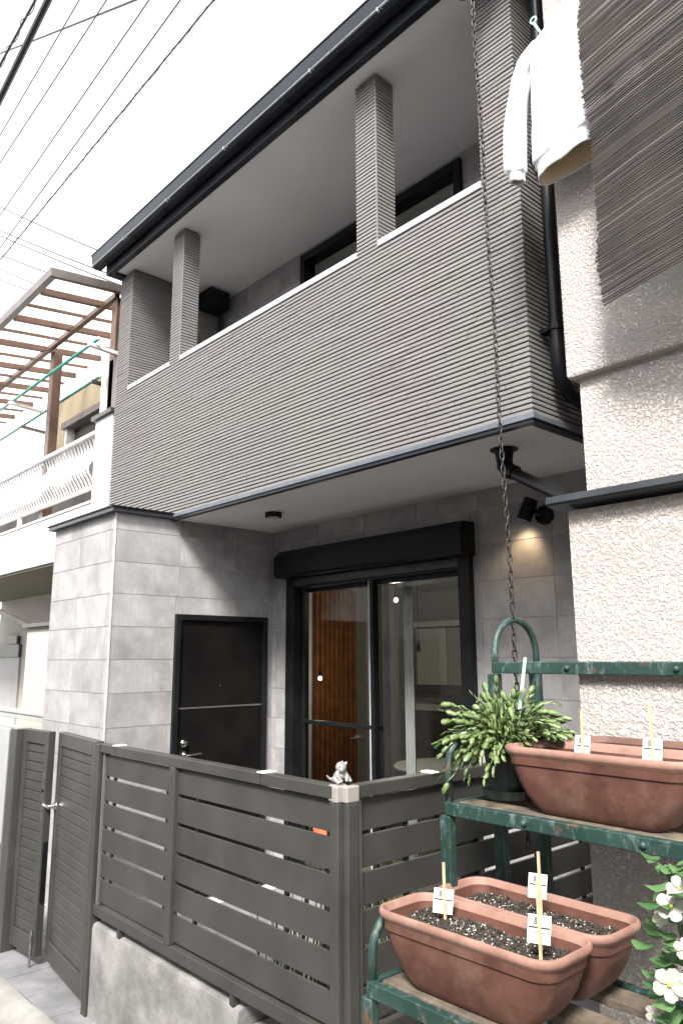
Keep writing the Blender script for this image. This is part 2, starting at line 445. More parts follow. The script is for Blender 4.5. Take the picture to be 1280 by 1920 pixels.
MB().box((XB-.010, YBLK-.0035, FLOOR), (XB+.0035, YBLK+.010, 2.655)).build('corner_trim', 'trim_pale', blk, bevel=.002)
# flashing on the block
flb = MB()
flb.box((XL-.04, YBLK-.045, 2.645), (XB+.045, YBLK+.46, 2.675)).build('flashing', 'flashing', H, bevel=.003)
MB().box((XL-.05, YBLK-.055, 2.675), (XB+.055, YBLK+.45, 2.687)).build('flashing', 'black_metal', H, bevel=.002)
# window wall
WH = (-4.69, -1, -2.87, 2.40)
ww = MB()
for r in cut((XB+.002, FLOOR-.1, -1.60, ZS+.2), WH): ww.box((r[0], YW+.004, r[1]), (r[2], YW+.12, r[3]))
ww = ww.build('porch_wall', 'joint_pale', H)
for a, c, b, d in tile_grid(XB+.002, -1.60, FLOOR-.05, ZS-.002, -4.35, WH):
    slab('tile', (a+g, YW, c+g), (b-g, YW+.0125, d-g), 'grey_tile', ww)

# entrance door in the side of the block
D = MB().box((XB-.045, 2.84, FLOOR), (XB+.002, 3.59, 1.905)).build('front_door', 'door_panel', H)
for a, b in (((2.80, FLOOR), (2.842, 1.945)), ((3.588, FLOOR), (3.63, 1.945)), ((2.842, 1.903), (3.588, 1.945))):
    MB().box((XB-.05, a[0], a[1]), (XB+.024, b[0], b[1])).build('door_frame', 'black_metal', D, bevel=.003)
MB().box((XB+.001, 2.845, 1.262), (XB+.006, 3.586, 1.273)).build('inlay_strip', 'strip_metal', D)
MB().lathe((XB+.002, 2.905, 1.022), [(.026, 0), (.026, .010), (.021, .016), (.018, .030), (.010, .033), (.002, .033)], 20, (1, 0, 0)).build('lock', 'chrome', D, smooth=False)
lv = MB().lathe((XB+.002, 2.905, 0.945), [(.024, 0), (.024, .008), (.010, .012), (.010, .045), (.002, .047)], 16, (1, 0, 0))
lv.tube([(XB+.044, 2.905, .945), (XB+.048, 2.93, .945), (XB+.048, 3.03, .947)], .009, 8)
lv.build('handle', 'chrome', D)
MB().lathe((XB+.002, 3.205, 1.420), [(.009, 0), (.008, .004), (.002, .005)], 14, (1, 0, 0)).build('peephole', 'chrome', D)
MB().box((XB-.008, 3.575, 1.69), (XB+.004, 3.592, 1.78)).build('hinge', 'black_metal', D)

# sliding window with shutter box
W = MB()
W.box((-4.69, YW-.045, FLOOR), (-4.60, YW+.10, 2.26)); W.box((-2.955, YW-.045, FLOOR), (-2.865, YW+.10, 2.26))
W.box((-4.60, YW-.020, 2.16), (-2.955, YW+.10, 2.26)); W.box((-4.60, YW-.02, FLOOR), (-2.955, YW+.10, FLOOR+.06))
Wd = W.build('sliding_window', 'black_metal', H, bevel=.004)
sb = MB()
prof = [(YW+.02, 2.24), (YW-.13, 2.24), (YW-.15, 2.262), (YW-.15, 2.405), (YW-.105, 2.452), (YW+.02, 2.452)]
sb.loft([[Vector((x, a, b)) for a, b in prof] for x in (-2.845, -4.715)])
sb.build('shutter_box', 'black_metal', Wd, bevel=.004)
MB().box((-4.60, YW-.035, 2.18), (-2.955, YW-.021, 2.235)).build('shutter_rail', 'flashing', Wd, bevel=.003)
def sash(x0, x1, y0, mats='black_metal', wl=.035, wr=.035, trans=None):
    m = MB(); z0, z1 = FLOOR+.06, 2.16
    m.box((x0, y0, z0), (x0+wl, y0+.03, z1)); m.box((x1-wr, y0, z0), (x1, y0+.03, z1))
    m.box((x0+wl, y0, z1-.03), (x1-wr, y0+.03, z1)); m.box((x0+wl, y0, z0), (x1-wr, y0+.03, z0+.06))
    if trans: m.box((x0+wl, y0, trans), (x1-wr, y0+.03, trans+.028))
    s = m.build('sash', mats, Wd, bevel=.002)
    MB().box((x0+wl, y0+.012, z0+.05), (x1-wr, y0+.018, z1-.02)).build('pane', 'window_glass', s)
    return s
sash(-4.60, -3.685, YW+.062, trans=1.13)
sash(-3.80, -2.955, YW+.022, wl=.045)
# screen frame in front of the left half
m = MB(); m.box((-4.52, YW-.012, FLOOR+.06), (-4.495, YW+.008, 2.16)); m.box((-3.775, YW-.012, FLOOR+.06), (-3.745, YW+.008, 2.16)); m.box((-4.495, YW-.012, 1.145), (-3.775, YW+.008, 1.17))
m.build('screen_frame', 'black_metal', Wd, bevel=.002)
MB().box((-3.79, YW-.010, FLOOR+.06), (-3.782, YW+.002, 2.16)).build('edge_strip', 'coping', Wd)

# interior of the room behind the window
R = thing('room_interior', 'dim room with wooden slat screen seen through the sliding window', 'room', (-3.9, 5.0, FLOOR))
IX0, IX1, IY0, IY1, IZ1 = -5.9, -1.9, 3.84, 6.6, 2.38
MB().box((IX0, IY0-.02, FLOOR-.05), (IX1, IY1, FLOOR+.02)).build('room_floor', 'shelf_wood', R)
MB().box((IX0, IY0-.02, IZ1), (IX1, IY1, IZ1+.05)).build('room_ceiling', 'room_wall', R)
MB().box((IX0, IY1, FLOOR), (IX1, IY1+.05, IZ1)).build('back_wall', 'room_wall', R)
MB().box((IX0-.05, IY0+.2, FLOOR), (IX0, IY1, IZ1)).build('side_wall', 'room_wall', R)
MB().box((IX1, IY0-.02, FLOOR), (IX1+.05, IY1, IZ1)).build('side_wall', 'room_wall', R)
MB().box((-5.0, IY0-.02, FLOOR), (-4.92, 3.95, IZ1)).build('side_wall', 'room_white', R)
MB().box((IX0, IY0-.02, FLOOR), (-5.01, IY0+.02, IZ1)).build('side_wall', 'room_wall', R)
yy = 4.80
while yy < 5.32:
    MB().box((-5.72, yy, FLOOR+.05), (-5.68, yy+.040, 2.30)).build('wood_slat', 'orange_wood', R); yy += .062
MB().box((-5.74, 4.78, FLOOR+.02), (-5.722, 5.34, 2.32)).build('wood_backing', 'room_dark', R)
MB().box((-5.72, 4.55, FLOOR+.02), (-5.70, 4.76, 2.30)).build('white_panel', 'room_white', R)
for (x0, x1, z0, z1, mt) in ((-5.88, -4.6, 1.96, 2.02, 'room_white'), (-5.77, -5.34, 1.33, 1.94, 'room_white'), (-5.88, -4.4, 1.06, 1.13, 'room_white'), (-5.88, -4.4, FLOOR+.02, 1.05, 'room_dark'), (-5.32, -4.9, 1.33, 1.94, 'room_wall'), (-5.88, -4.9, 1.24, 1.32, 'room_dark')):  # the upright white box stands in for a reflection of the opposite window
    MB().box((x0, IY1-.35 if z1 < 1.2 else IY1-.25, z0), (x1, IY1-.01, z1)).build('cabinet_and_reflection', mt, R, bevel=.004)
def pleats(x0, x1, y0, z0, z1, amp, per, name, mat, parent):
    m = MB(); n = int((x1-x0)/per*10); vs = []
    for i in range(n+1):
        x = x0+(x1-x0)*i/n; yv = y0+amp*math.sin((x-x0)/per*2*math.pi)+.006*noise.noise((x*20, 0, 0))
        vs += [(x, yv, z0), (x, yv, z1), ]
    fs = [(2*i, 2*i+2, 2*i+3, 2*i+1) for i in range(n)]
    m.add(vs, fs); o = m.build(name, mat, parent, smooth=True)
    so = o.modifiers.new('thickness', 'SOLIDIFY'); so.thickness = .003
    return o
pleats(-3.66, -3.56, 3.90, FLOOR+.03, 2.30, .02, .055, 'curtain', 'curtain', R)
pleats(-3.10, -2.93, 3.90, FLOOR+.03, 2.30, .02, .055, 'curtain', 'curtain', R)
MB().tube([(-3.50, 3.87, 2.3), (-3.50, 3.87, 1.72)], .0025, 5).lathe((-3.50, 3.87, 1.66), [(.004, .08), (.012, .05), (.016, .02), (.006, 0)], 10).build('blind_cord', 'black_metal', R)
t_ = MB().lathe((-4.35, 5.1, .70), [(.42, 0), (.43, .015), (.42, .03), (.01, .03)], 28); t_.build('table_top', 'room_white', R)
MB().lathe((-4.35, 5.1, FLOOR+.02), [(.2, 0), (.2, .015), (.03, .03), (.03, .72)], 16).build('table_leg', 'room_dark', R)
for i, (px, py, yy) in enumerate(((742, 1125, 4.5), (600, 1272, 4.5))):
    p = at(px, py, y=yy)
    b = thing('pendant_lamp', ('small lit pendant bulb high behind the right window pane', 'small lit pendant bulb low behind the left window pane')[i], 'lamp', p, 'pendant bulbs behind the window')
    MB().tube([(p.x, p.y, IZ1), (p.x, p.y, p.z+.05)], .003, 5).build('cord', 'black_metal', b)
    MB().lathe(p+Vector((0, 0, .03)), [(.012, 0), (.014, .01), (.014, .035), (.004, .04)], 10).build('socket', 'black_metal', b)
    MB().ball(p, .017, 10, 8).build('bulb', 'bulb_glow', b, smooth=True)
    pl = bpy.data.lights.new('pendant_light', 'POINT'); pl.energy = (3.2, .7)[i]; pl.color = (1.0, .86, .66); pl.shadow_soft_size = .03
    plo = bpy.data.objects.new('pendant_light', pl); COL.objects.link(plo); plo.parent = b; plo.location = (0.0, 0.0, -.04)

# ------------------------------------------------------------------ balcony
bal = MB()
bk = .0145
bal.box((XL+bk, YB+bk, ZS+.02), (XR-bk, YB+.165, ZCAP-.01))                       # parapet
bal.box((XL+bk, YB+bk, ZCAP-.01), (-5.77-bk, YW+.3, ZTOP)); bal.box((-1.985+bk, YB+bk, ZCAP-.01), (XR-bk, YW+.3, ZTOP))
bal.box((XL+bk, YB+.165, ZS+.02), (XL+.14, YW+.3, ZCAP-.01)); bal.box((XR-.14, YB+.165, ZS+.02), (XR-bk, YW+.3, ZCAP-.01))
BW = bal.build('balcony_wall', 'siding_backing', H)
CH = 0.0243; FH = 0.0186
def brick_profile():
    # cross-section (outward depth, height) of one course, chamfered, leaning a little
    return [(-.001, 0.0), (.0125, 0.0006), (.0145, .0025), (.0143, FH-.0022), (.0122, FH), (-.001, FH)]
bp = brick_profile()
unit_brick = MB().loft([[Vector((s, -d, h)) for d, h in bp] for s in (1, 0)]).mesh('brick_course', 'brick_siding')
def add_brick(mb, p, u, nrm, L, dd=0):
    p = Vector(p); u = Vector(u); nrm = Vector(nrm)
    mb.loft([[p + u*s + nrm*(d+(dd if d > 0 else 0)) + Vector((0, 0, h)) for d, h in bp] for s in (L, 0)])
cand = []
def row(u0, u1, z, off):
    xs = [u0]; x = u0 + off
    while x < u1-.04:
        if x > u0+.04: xs.append(x)
        x += rnd.choice((.15, .22, .30, .30))
    xs.append(u1); return xs
nrow = int((ZTOP-ZS-.02)/CH)
rest = MB(); side = MB()
for r in range(nrow):
    z = ZS+.022+r*CH
    segs = [(XL, XR)] if z+FH < ZCAP else [(XL, -5.77), (-1.985, XR)]
    for s0, s1 in segs:
        xs = row(s0, s1, z, rnd.uniform(.05, .3))
        for a, b in zip(xs, xs[1:]): cand.append((a+.0016, b-.0016, z, rnd.uniform(-.0015, .0018)))
    # right return face, and inner faces of the two end walls
    ys = row(YB+.001, YW+.3, z, rnd.uniform(.05, .3))
    for a, b in zip(ys, ys[1:]): add_brick(side, (XR-bk, a+.0008, z), (0, 1, 0), (1, 0, 0), b-a-.0016, rnd.uniform(-.001, .001))
    if z > ZCAP-.02:
        ys = row(YB+.001, YW+.02, z, rnd.uniform(.05, .3))
        for a, b in zip(ys, ys[1:]): add_brick(side, (-5.77-bk, a, z), (0, 1, 0), (1, 0, 0), b-a-.0016)
cand.sort(key=lambda c: -(c[0]+c[1])/2 + (0 if c[2] < ZCAP+.6 else .6))
for i, (a, b, z, dd) in enumerate(cand):
    if i < 300:
        m4 = Matrix.Translation((a, YB+bk-dd, z)) @ Matrix.Diagonal((b-a, 1, 1, 1))
        link('brick', unit_brick, BW, m4)
    else:
        add_brick(rest, (a, YB+bk, z), (1, 0, 0), (0, -1, 0), b-a, dd)
rest.build('brick_courses', 'brick_siding', BW, kind='stuff'); side.build('brick_courses', 'brick_siding', BW, kind='stuff')
# pillars on the parapet
for (x0, x1, dep) in ((-5.055, -4.895, .15), (-2.882, -2.710, .15)):
    P_ = MB().box((x0+bk, YB+bk, ZCAP-.01), (x1-bk, YB+dep-bk, ZTOP)).build('pillar', 'siding_backing', H)
    pc = MB(); nr = int((ZTOP-ZCAP)/CH)
    for r in range(nr):
        z = ZCAP-.002+r*CH
        rings = []
        for d, h in bp[1:-1]:
            e = bk-d-.0004*rnd.random()
            rings.append([Vector((x0+e, YB+e, z+h)), Vector((x1-e, YB+e, z+h)), Vector((x1-e, YB+dep-e, z+h)), Vector((x0+e, YB+dep-e, z+h))])
        pc.loft(rings)
    pc.build('brick_courses', 'brick_siding', P_, kind='stuff')
    for cx in (x1-.002,):
        MB().box((cx-.004, YB-.002, ZCAP), (cx+.004, YB+.006, ZTOP-.11)).build('corner_bead', 'brick_siding', P_)
# coping between the pillars
for x0, x1 in ((-5.768, -5.057), (-4.893, -2.884), (-2.708, -1.987)):
    MB().box((x0, YB-.004, ZCAP+.002), (x1, YB+.18, ZCAP+.042)).build('coping', 'coping', H, bevel=.004)
    MB().box((x0, YB+.003, ZCAP-.014), (x1, YB+.17, ZCAP+.002)).build('coping_base', 'black_metal', H)
# bottom trim and the white porch ceiling
tm = MB(); tm.box((XB-.10, YB-.014, ZS-.006), (XR+.012, YB+.045, ZS+.019)); tm.box((XR-.045, YB+.045, ZS-.006), (XR+.012, YW+.3, ZS+.019))
tm.build('bottom_trim', 'blue_grey_trim', H, bevel=.002)
tm = MB(); tm.box((XB+.001, YB-.006, ZS-.026), (XR+.004, YB+.03, ZS-.007)); tm.box((XR-.03, YB+.03, ZS-.026), (XR+.004, YW+.3, ZS-.007))
tm.build('drip_edge', 'dark_fascia', H, bevel=.002)
MB().box((XB-.20, YB+.03, ZS-.012), (XR-.03, YW+.3, ZS+.018)).build('porch_ceiling', 'white_soffit', H)
MB().box((XL+.1, YB+.16, 2.80), (XR-.1, YW+.3, 2.95)).build('balcony_floor', 'concrete', H)
# upper wall with window
UW = (-4.56, 2.9, -2.83, 5.00)
uw = MB()
for r in cut((-5.76, 2.9, -1.98, ZTOP), UW): uw.box((r[0], YW+.004, r[1]), (r[2], YW+.11, r[3]))
uw = uw.build('upper_wall', 'joint_pale', H)
for a, c, b, d in tile_grid(-5.76, -1.98, 2.96, ZTOP-.002, -4.35, UW):
    slab('tile', (a+g, YW, c+g), (b-g, YW+.0125, d-g), 'grey_tile', uw)
U = MB(); U.box((-4.56, YW-.03, 2.95), (-4.50, YW+.09, 5.0)); U.box((-2.89, YW-.03, 2.95), (-2.83, YW+.09, 5.0)); U.box((-4.5, YW-.03, 4.93), (-2.89, YW+.09, 5.0)); U.box((-3.73, YW-.01, 2.95), (-3.66, YW+.07, 4.93))
U = U.build('upper_window', 'black_metal', H, bevel=.004)
for a, b in ((-4.5, -3.73), (-3.66, -2.89)): MB().box((a, YW+.03, 2.95), (b, YW+.036, 4.93)).build('pane', 'window_glass', U)
MB().box((-4.9, YW+1.2, 2.95), (-2.4, YW+1.25, 5.1)).build('room_wall', 'room_wall', H)
MB().box((-4.9, YW+.12, 5.06), (-2.4, YW+1.25, 5.1)).build('room_ceiling', 'room_wall', H)
MB().box((-4.9, YW+.12, 2.90), (-2.4, YW+1.25, 2.95)).build('room_floor', 'shelf_wood', H)
MB().box((-4.95, YW+.12, 2.95), (-4.9, YW+1.25, 5.1)).build('room_side', 'room_wall', H); MB().box((-2.4, YW+.12, 2.95), (-2.35, YW+1.25, 5.1)).build('room_side', 'room_wall', H)
# meter box on the inner face of the balcony end
bx = MB().box((-5.765, 3.40, 4.86), (-5.56, 3.62, 5.03)).build('utility_box', 'black_metal', H, bevel=.012)
MB().tube([(-5.70, 3.60, 4.87), (-5.70, 3.60, 3.0)], .02, 10).build('conduit', 'black_metal', H)

# roof, soffit, gutter
MB().box((-5.93, 2.645, ZTOP+.001), (-1.70, YW+.6, ZTOP+.03)).build('roof_soffit', 'white_soffit', H)
rf = MB().loft([[Vector((x, a, b)) for a, b in ((2.60, 5.19), (2.60, 5.215), (6.2, 6.60), (9.5, 5.3), (9.5, 5.2))] for x in (-1.62, -6.10)]).build('roof', 'dark_fascia', H)
fa = MB(); fa.box((-6.02, 2.59, ZTOP-.025), (-1.66, 2.64, 5.185)); fa.box((-6.02, 2.64, ZTOP-.025), (-5.935, YW+.6, 5.185)); fa.box((-1.70, 2.64, ZTOP-.02), (-1.66, YW+.6, 5.185))
fa.build('fascia', 'dark_fascia', rf, bevel=.003)
gp = [(2.588, 5.205), (2.588, 5.115), (2.575, 5.098), (2.520, 5.095), (2.498, 5.112), (2.490, 5.150), (2.482, 5.205), (2.474, 5.215), (2.478, 5.222), (2.494, 5.222), (2.498, 5.150), (2.507, 5.118), (2.525, 5.104), (2.570, 5.106), (2.578, 5.12), (2.578, 5.205)]
gm = MB(); gm.loft([[Vector((x, a, b)) for a, b in gp] for x in (-1.66, -6.10)])
gm.build('gutter', 'dark_fascia', rf)
for x in (-6.10, -1.66):
    MB().loft([[Vector((x+dx, a, b)) for a, b in gp[:8]] for dx in (.006, -.006)]).build('gutter_end', 'dark_fascia', rf)
MB().tube([(-6.05, 2.468, 5.085), (-4.9, 2.466, 5.078), (-3.4, 2.468, 5.08), (-1.7, 2.466, 5.085)], .0045, 6).build('gutter_wire', 'steel', rf)
for px, py in ((230, 472), (310, 402), (418, 312), (580, 172), (708, 60)):
    x = at(px, py, y=2.466).x
    MB().tube([(x, 2.50, 5.10), (x, 2.478, 5.094), (x, 2.462, 5.086), (x, 2.462, 5.070), (x, 2.474, 5.066), (x, 2.478, 5.076)], .0035, 6).build('wire_clip', 'steel', rf)
for i in range(9):
    x = -5.9+i*.52
    MB().tube([(x, 2.59, 5.14), (x, 2.55, 5.085), (x, 2.50, 5.088)], .005, 5).build('gutter_bracket', 'black_metal', rf)
# downpipe on the side wall
dp = MB(); dp.lathe((-1.90, 2.545, 4.835), [(.040, 0), (.052, .03), (.056, .10), (.056, .16), (.045, .24), (.045, .31)], 18)
dp.tube([(-1.84, 2.56, 5.00), (-1.80, 2.62, 5.01), (-1.745, 2.72, 5.02), (-1.70, 2.80, 5.02), (-1.695, 2.85, 4.98), (-1.695, 2.855, 4.90)], .032, 14)
dp.tube([(-1.695, 2.855, 4.95), (-1.695, 2.855, 3.00)], .030, 16)
dp.tube([(-1.695, 2.855, 3.02), (-1.695, 2.855, 2.92), (-1.697, 2.875, 2.85), (-1.70, 2.95, 2.80), (-1.70, 3.3, 2.74)], .033, 16)
dpo = dp.build('downpipe', 'black_metal', H); shade_auto(dpo)
for z in (3.98, 3.08): MB().lathe((-1.695, 2.855, z), [(.037, 0), (.037, .03)], 16).box((-1.765, 2.83, z), (-1.70, 2.88, z+.02)).build('pipe_clamp', 'black_metal', H)
# drain under the porch ceiling
dr = MB(); dr.lathe((-2.135, 3.035, ZS-.075), [(.040, 0), (.044, .03), (.050, .055), (.070, .058), (.070, .064)], 22)
dr.tube([(-2.135, 3.035, ZS-.05), (-2.13, 3.03, ZS-.10), (-2.10, 3.02, ZS-.135), (-2.05, 3.00, ZS-.155)], [.040, .042, .040, .036], 16)
dr.tube([(-2.09, 3.015, ZS-.14), (-1.76, 2.90, 2.335), (-1.60, 2.845, 2.25)], .030, 16)
shade_auto(dr.build('drain_pipe', 'black_metal', H))

# lamps
L1 = thing('wall_lamp', 'lit black cylinder wall lamp on grey tiles beside the window', 'lamp', (-2.345, YW, 2.42))
MB().lathe((-2.335, YW, 2.42), [(.055, 0), (.055, .022), (.050, .028), (.01, .028)], 24, (0, -1, 0)).build('base', 'black_metal', L1)
MB().tube([(-2.335, YW-.02, 2.42), (-2.36, YW-.07, 2.44)], .018, 10).build('arm', 'black_metal', L1)
ax = Vector((-.35, -.10, -.80)).normalized(); hc = Vector((-2.395, YW-.085, 2.455))
shade_auto(MB().lathe(hc-ax*.065, [(.036, 0), (.041, .006), (.043, .13), (.039, .13), (.037, .105), (.002, .105)], 24, ax).build('lamp_head', 'black_metal', L1))
MB().lathe(hc+ax*.045, [(.030, 0), (.030, .008), (.002, .009)], 20, ax).build('bulb', 'lamp_glow', L1)
sp = bpy.data.lights.new('wall_lamp_light', 'SPOT'); sp.energy = 1.6; sp.color = (1.0, .72, .42); sp.spot_size = math.radians(95); sp.spot_blend = .8; sp.shadow_soft_size = .03
spo = bpy.data.objects.new('wall_lamp_light', sp); COL.objects.link(spo); spo.parent = L1
spo.location = hc+ax*.075-Vector((-2.345, YW, 2.42)); spo.rotation_euler = (-Vector((-.25, .30, -.9))).to_track_quat('Z', 'Y').to_euler()
L2 = thing('ceiling_lamp', 'small round black lamp on the white porch ceiling', 'lamp', (-4.22, 3.16, ZS-.012))
MB().lathe((-4.22, 3.16, ZS-.050), [(.058, 0), (.060, .004), (.060, .038)], 28).build('housing', 'black_metal', L2)
MB().lathe((-4.22, 3.16, ZS-.053), [(.046, 0), (.048, .004), (.002, .004)], 24).build('diffuser', 'curtain', L2)

# ------------------------------------------------------------------ fence and gate
FY, FXL, FXC = 1.758, -3.78, -1.947
ZT, ZRB = 1.20, 0.40
FN = thing('fence', 'dark grey aluminium slat fence turning the corner on a low concrete wall', 'fence', (-2.9, FY, .36))
# front rails
MB().box((FXL+.035, FY-.025, ZT-.042), (FXC-.02, FY+.025, ZT)).build('top_rail', 'fence_metal', FN, bevel=.003)
MB().box((FXL+.035, FY-.020, ZRB), (FXC-.02, FY+.030, ZRB+.048)).build('bottom_rail', 'fence_metal', FN, bevel=.003)
MB().box((FXL-.015, FY-.03, FLOOR), (FXL+.035, FY+.03, ZT-.003)).build('post', 'fence_metal', FN, bevel=.003)
MB().box((FXL+.055, FY-.015, ZRB+.049), (FXL+.068, FY+.02, ZT-.043)).build('edge_channel', 'fence_edge', FN)
MB().box((-3.045, FY-.026, ZRB+.049), (-2.998, FY+.012, ZT-.043)).build('post', 'fence_metal', FN, bevel=.003)
# corner post: three fluted members
for dx, dy, w in ((-.028, 0, .030), (0.0, -.012, .026), (.026, .010, .026)):
    MB().box((FXC+dx-w/2, FY+dy-.02, .20), (FXC+dx+w/2, FY+dy+.03, ZT-.05)).build('post', 'fence_metal', FN, bevel=.005)
    MB().box((FXC+dx-w/2-.001, FY+dy-.024, ZT-.05), (FXC+dx+w/2+.001, FY+dy+.034, ZT+.003)).build('post_cap', 'fence_cap', FN, bevel=.005)
NS, PITCHZ = 6, .1172
slat_me = {}
def slat(a, b, axis):
    o = slab('slat', a, b, 'fence_metal', FN)
for i in range(NS):
    z0 = .462+i*PITCHZ; z1 = z0+.1025
    dz = .0
    for x0, x1 in ((FXL+.068, -3.045), (-2.998, FXC-.04)):
        MB().box((x0, FY-.005, z0), (x1, FY+.003, z1)).build('slat', 'fence_metal', FN, bevel=.0015)
    MB().box((FXC-.006+.002, FY+.055, z0), (FXC+.008, 3.30, z1)).build('slat', 'fence_metal', FN, bevel=.0015)
    if i:
        for x in (FXL+.16, -3.10, -2.85, -2.25, -2.02): MB().box((x, FY-.004, z0-.0145), (x+.02, FY+.006, z0-.0002)).build('spacer', 'black_metal', FN)
        for y_ in (2.05, 2.45, 2.85, 3.2): MB().box((FXC-.004, y_, z0-.0145), (FXC+.006, y_+.02, z0-.0002)).build('spacer', 'black_metal', FN)
# side rails
MB().box((FXC-.022, FY+.05, ZT-.042), (FXC+.026, 3.32, ZT)).build('top_rail', 'fence_metal', FN, bevel=.003)
MB().box((FXC-.022, FY+.05, ZRB), (FXC+.026, 3.32, ZRB+.048)).build('bottom_rail', 'fence_metal', FN, bevel=.003)
MB().box((FXC+.001, FY+.047, ZRB+.049), (FXC+.014, FY+.075, ZT-.043)).build('edge_channel', 'fence_edge', FN)
MB().box((FXC-.05, 2.42, .2), (FXC-.005, 2.465, ZT-.045)).build('post', 'fence_metal', FN)
for px, py in ((227, 1745), (440, 1860)):
    x = at(px, py, y=FY).x
    MB().box((x-.012, FY-.015, .36), (x+.012, FY+.015, ZRB)).build('foot', 'fence_metal', FN)
# rail joint clips
for (x, y_, dx, dy) in ((at(232, 1398, z=ZT).x, FY, .03, .05), (at(502, 1448, z=ZT).x, FY, .03, .05), (FXC, 2.20, .05, .03), (FXC, 2.9, .05, .03)):
    MB().box((x-dx*.6, y_-dy*.6, ZT+.0005), (x+dx*.6, y_+dy*.6, ZT+.005)).build('joint_cover', 'white_plastic', FN)
    if dy > dx: MB().box((x-.003, y_-.0262, ZT-.042), (x-.001, y_-.0245, ZT)).build('joint_line', 'siding_backing', FN)
    else: MB().box((x+.0258, y_-.001, ZT-.042), (x+.0268, y_+.001, ZT)).build('joint_line', 'siding_backing', FN)
# low concrete wall
lw = MB(); n1 = 24; rg = []
for i in range(n1+1):
    x = -3.80+1.30*i/n1
    w = .004*noise.noise((x*6, 3, 0))
    rg.append([Vector((x, a+w, b+.003*noise.noise((x*8, a*10, 0)))) for a, b in ((1.742, -.2), (1.742, .335), (1.748, .352), (1.762, .360), (2.02, .360), (2.02, -.2))])
lwo = lw.loft(rg).build('low_wall', 'concrete'); shade_auto(lwo, 30)
tag(lwo, 'rough grey concrete low wall under the slat fence', 'wall')
lw2 = MB().box((-2.495, 1.765, -.2), (-1.90, 2.02, .30)).build('low_wall', 'concrete_pale', bevel=.006)
tag(lw2, 'short pale concrete wall block under the fence corner post', 'wall')
# gate leaves
def leaf(name, label, x_h, w, ang, side, big):
    """hinged at x_h; side -1: leaf extends to -X; boards face the street"""
    G = thing(name, label, 'gate', (x_h, FY, 0.0), 'gate leaves')
    G.rotation_euler = (0, 0, ang)
    z0, z1 = .0, 1.205
    s = side; st = .055 if big else .045
    def b(a0, a1, y0, y1, za, zb, nm, mt='fence_metal', bev=.003):
        m = MB().box((min(s*a0, s*a1), y0, za), (max(s*a0, s*a1), y1, zb)); me = m.mesh(nm, mt)
        return link(nm, me, G, world=False, bevel=bev)
    b(0, st, -.022, .022, z0, z1, 'stile'); b(w-st, w, -.022, .022, z0, z1, 'stile')
    b(st, w-st, -.022, .022, z1-.075, z1, 'rail'); b(st, w-st, -.022, .022, z0, z0+.10, 'rail')
    n = 19; h = (z1-.075-z0-.10)/n
    for i in range(n):
        za = z0+.10+i*h
        m = MB(); prof = [(-.008, za+.001), (-.012, za+.006), (-.012, za+h-.005), (-.004, za+h), (.010, za+h), (.010, za+.001)]
        xs_ = sorted((s*st, s*(w-st)))
        m.loft([[Vector((x, a, c)) for a, c in prof] for x in (xs_[1], xs_[0])])
        link('board', m.mesh('board', 'fence_metal'), G, world=False)
    b(st, w-st, -.002, .002, z0+.09, z1-.07, 'backing', 'siding_backing', 0)
    if big:
        m = MB(); x = s*(w-.028)
        m.lathe((x, -.022, .80), [(.022, 0), (.022, .010), (.012, .014), (.012, .045), (.002, .046)], 14, (0, -1, 0))
        m.tube([(x, -.060, .80), (x-.02, -.066, .80), (x-.11, -.066, .802)], .010, 8)
        link('handle', m.mesh('handle', 'chrome', False), G, world=False)
    else:
        x = s*(w-.022)
        link('lock_plate', MB().box((x-.008, -.026, .70), (x+.014, -.0215, .98)).mesh('lock_plate', 'steel'), G, world=False)
        link('keyhole', MB().lathe((x+.004, -.026, .88), [(.010, 0), (.010, .004), (.002, .005)], 12, (0, -1, 0)).mesh('keyhole', 'black_metal'), G, world=False)
        link('edge_seal', MB().box((s*w+.0005, -.012, .28), (s*w+.006, .012, .60)).mesh('edge_seal', 'black_metal'), G, world=False)
        m = MB().tube([(x, -.035, .14), (x, -.035, -.045)], .007, 8).box((x-.014, -.04, .08), (x+.014, -.0225, .12))
        link('drop_bolt', m.mesh('drop_bolt', 'steel'), G, world=False)
    return G
leaf('gate_leaf', 'wide dark louvred gate leaf with chrome lever beside the slat fence', -3.80, .66, math.radians(-6.0), -1, True)
leaf('gate_leaf', 'narrow dark louvred gate leaf with drop bolt touching the paving', -4.83, .33, math.radians(4.5), 1, False)
gp_ = thing('gate_post', 'tall dark gate post at the outer side of the narrow leaf', 'post', (-4.93, 1.75, FLOOR))
MB().box((-4.955, 1.70, FLOOR), (-4.845, 1.79, 1.20)).build('post_body', 'fence_metal', gp_, bevel=.004)
MB().box((-4.99, 1.705, FLOOR), (-4.958, 1.785, 1.19)).build('side_channel', 'fence_edge', gp_, bevel=.003)
MB().box((-4.957, 1.698, 1.20), (-4.843, 1.792, 1.207)).build('post_cap', 'fence_cap', gp_)

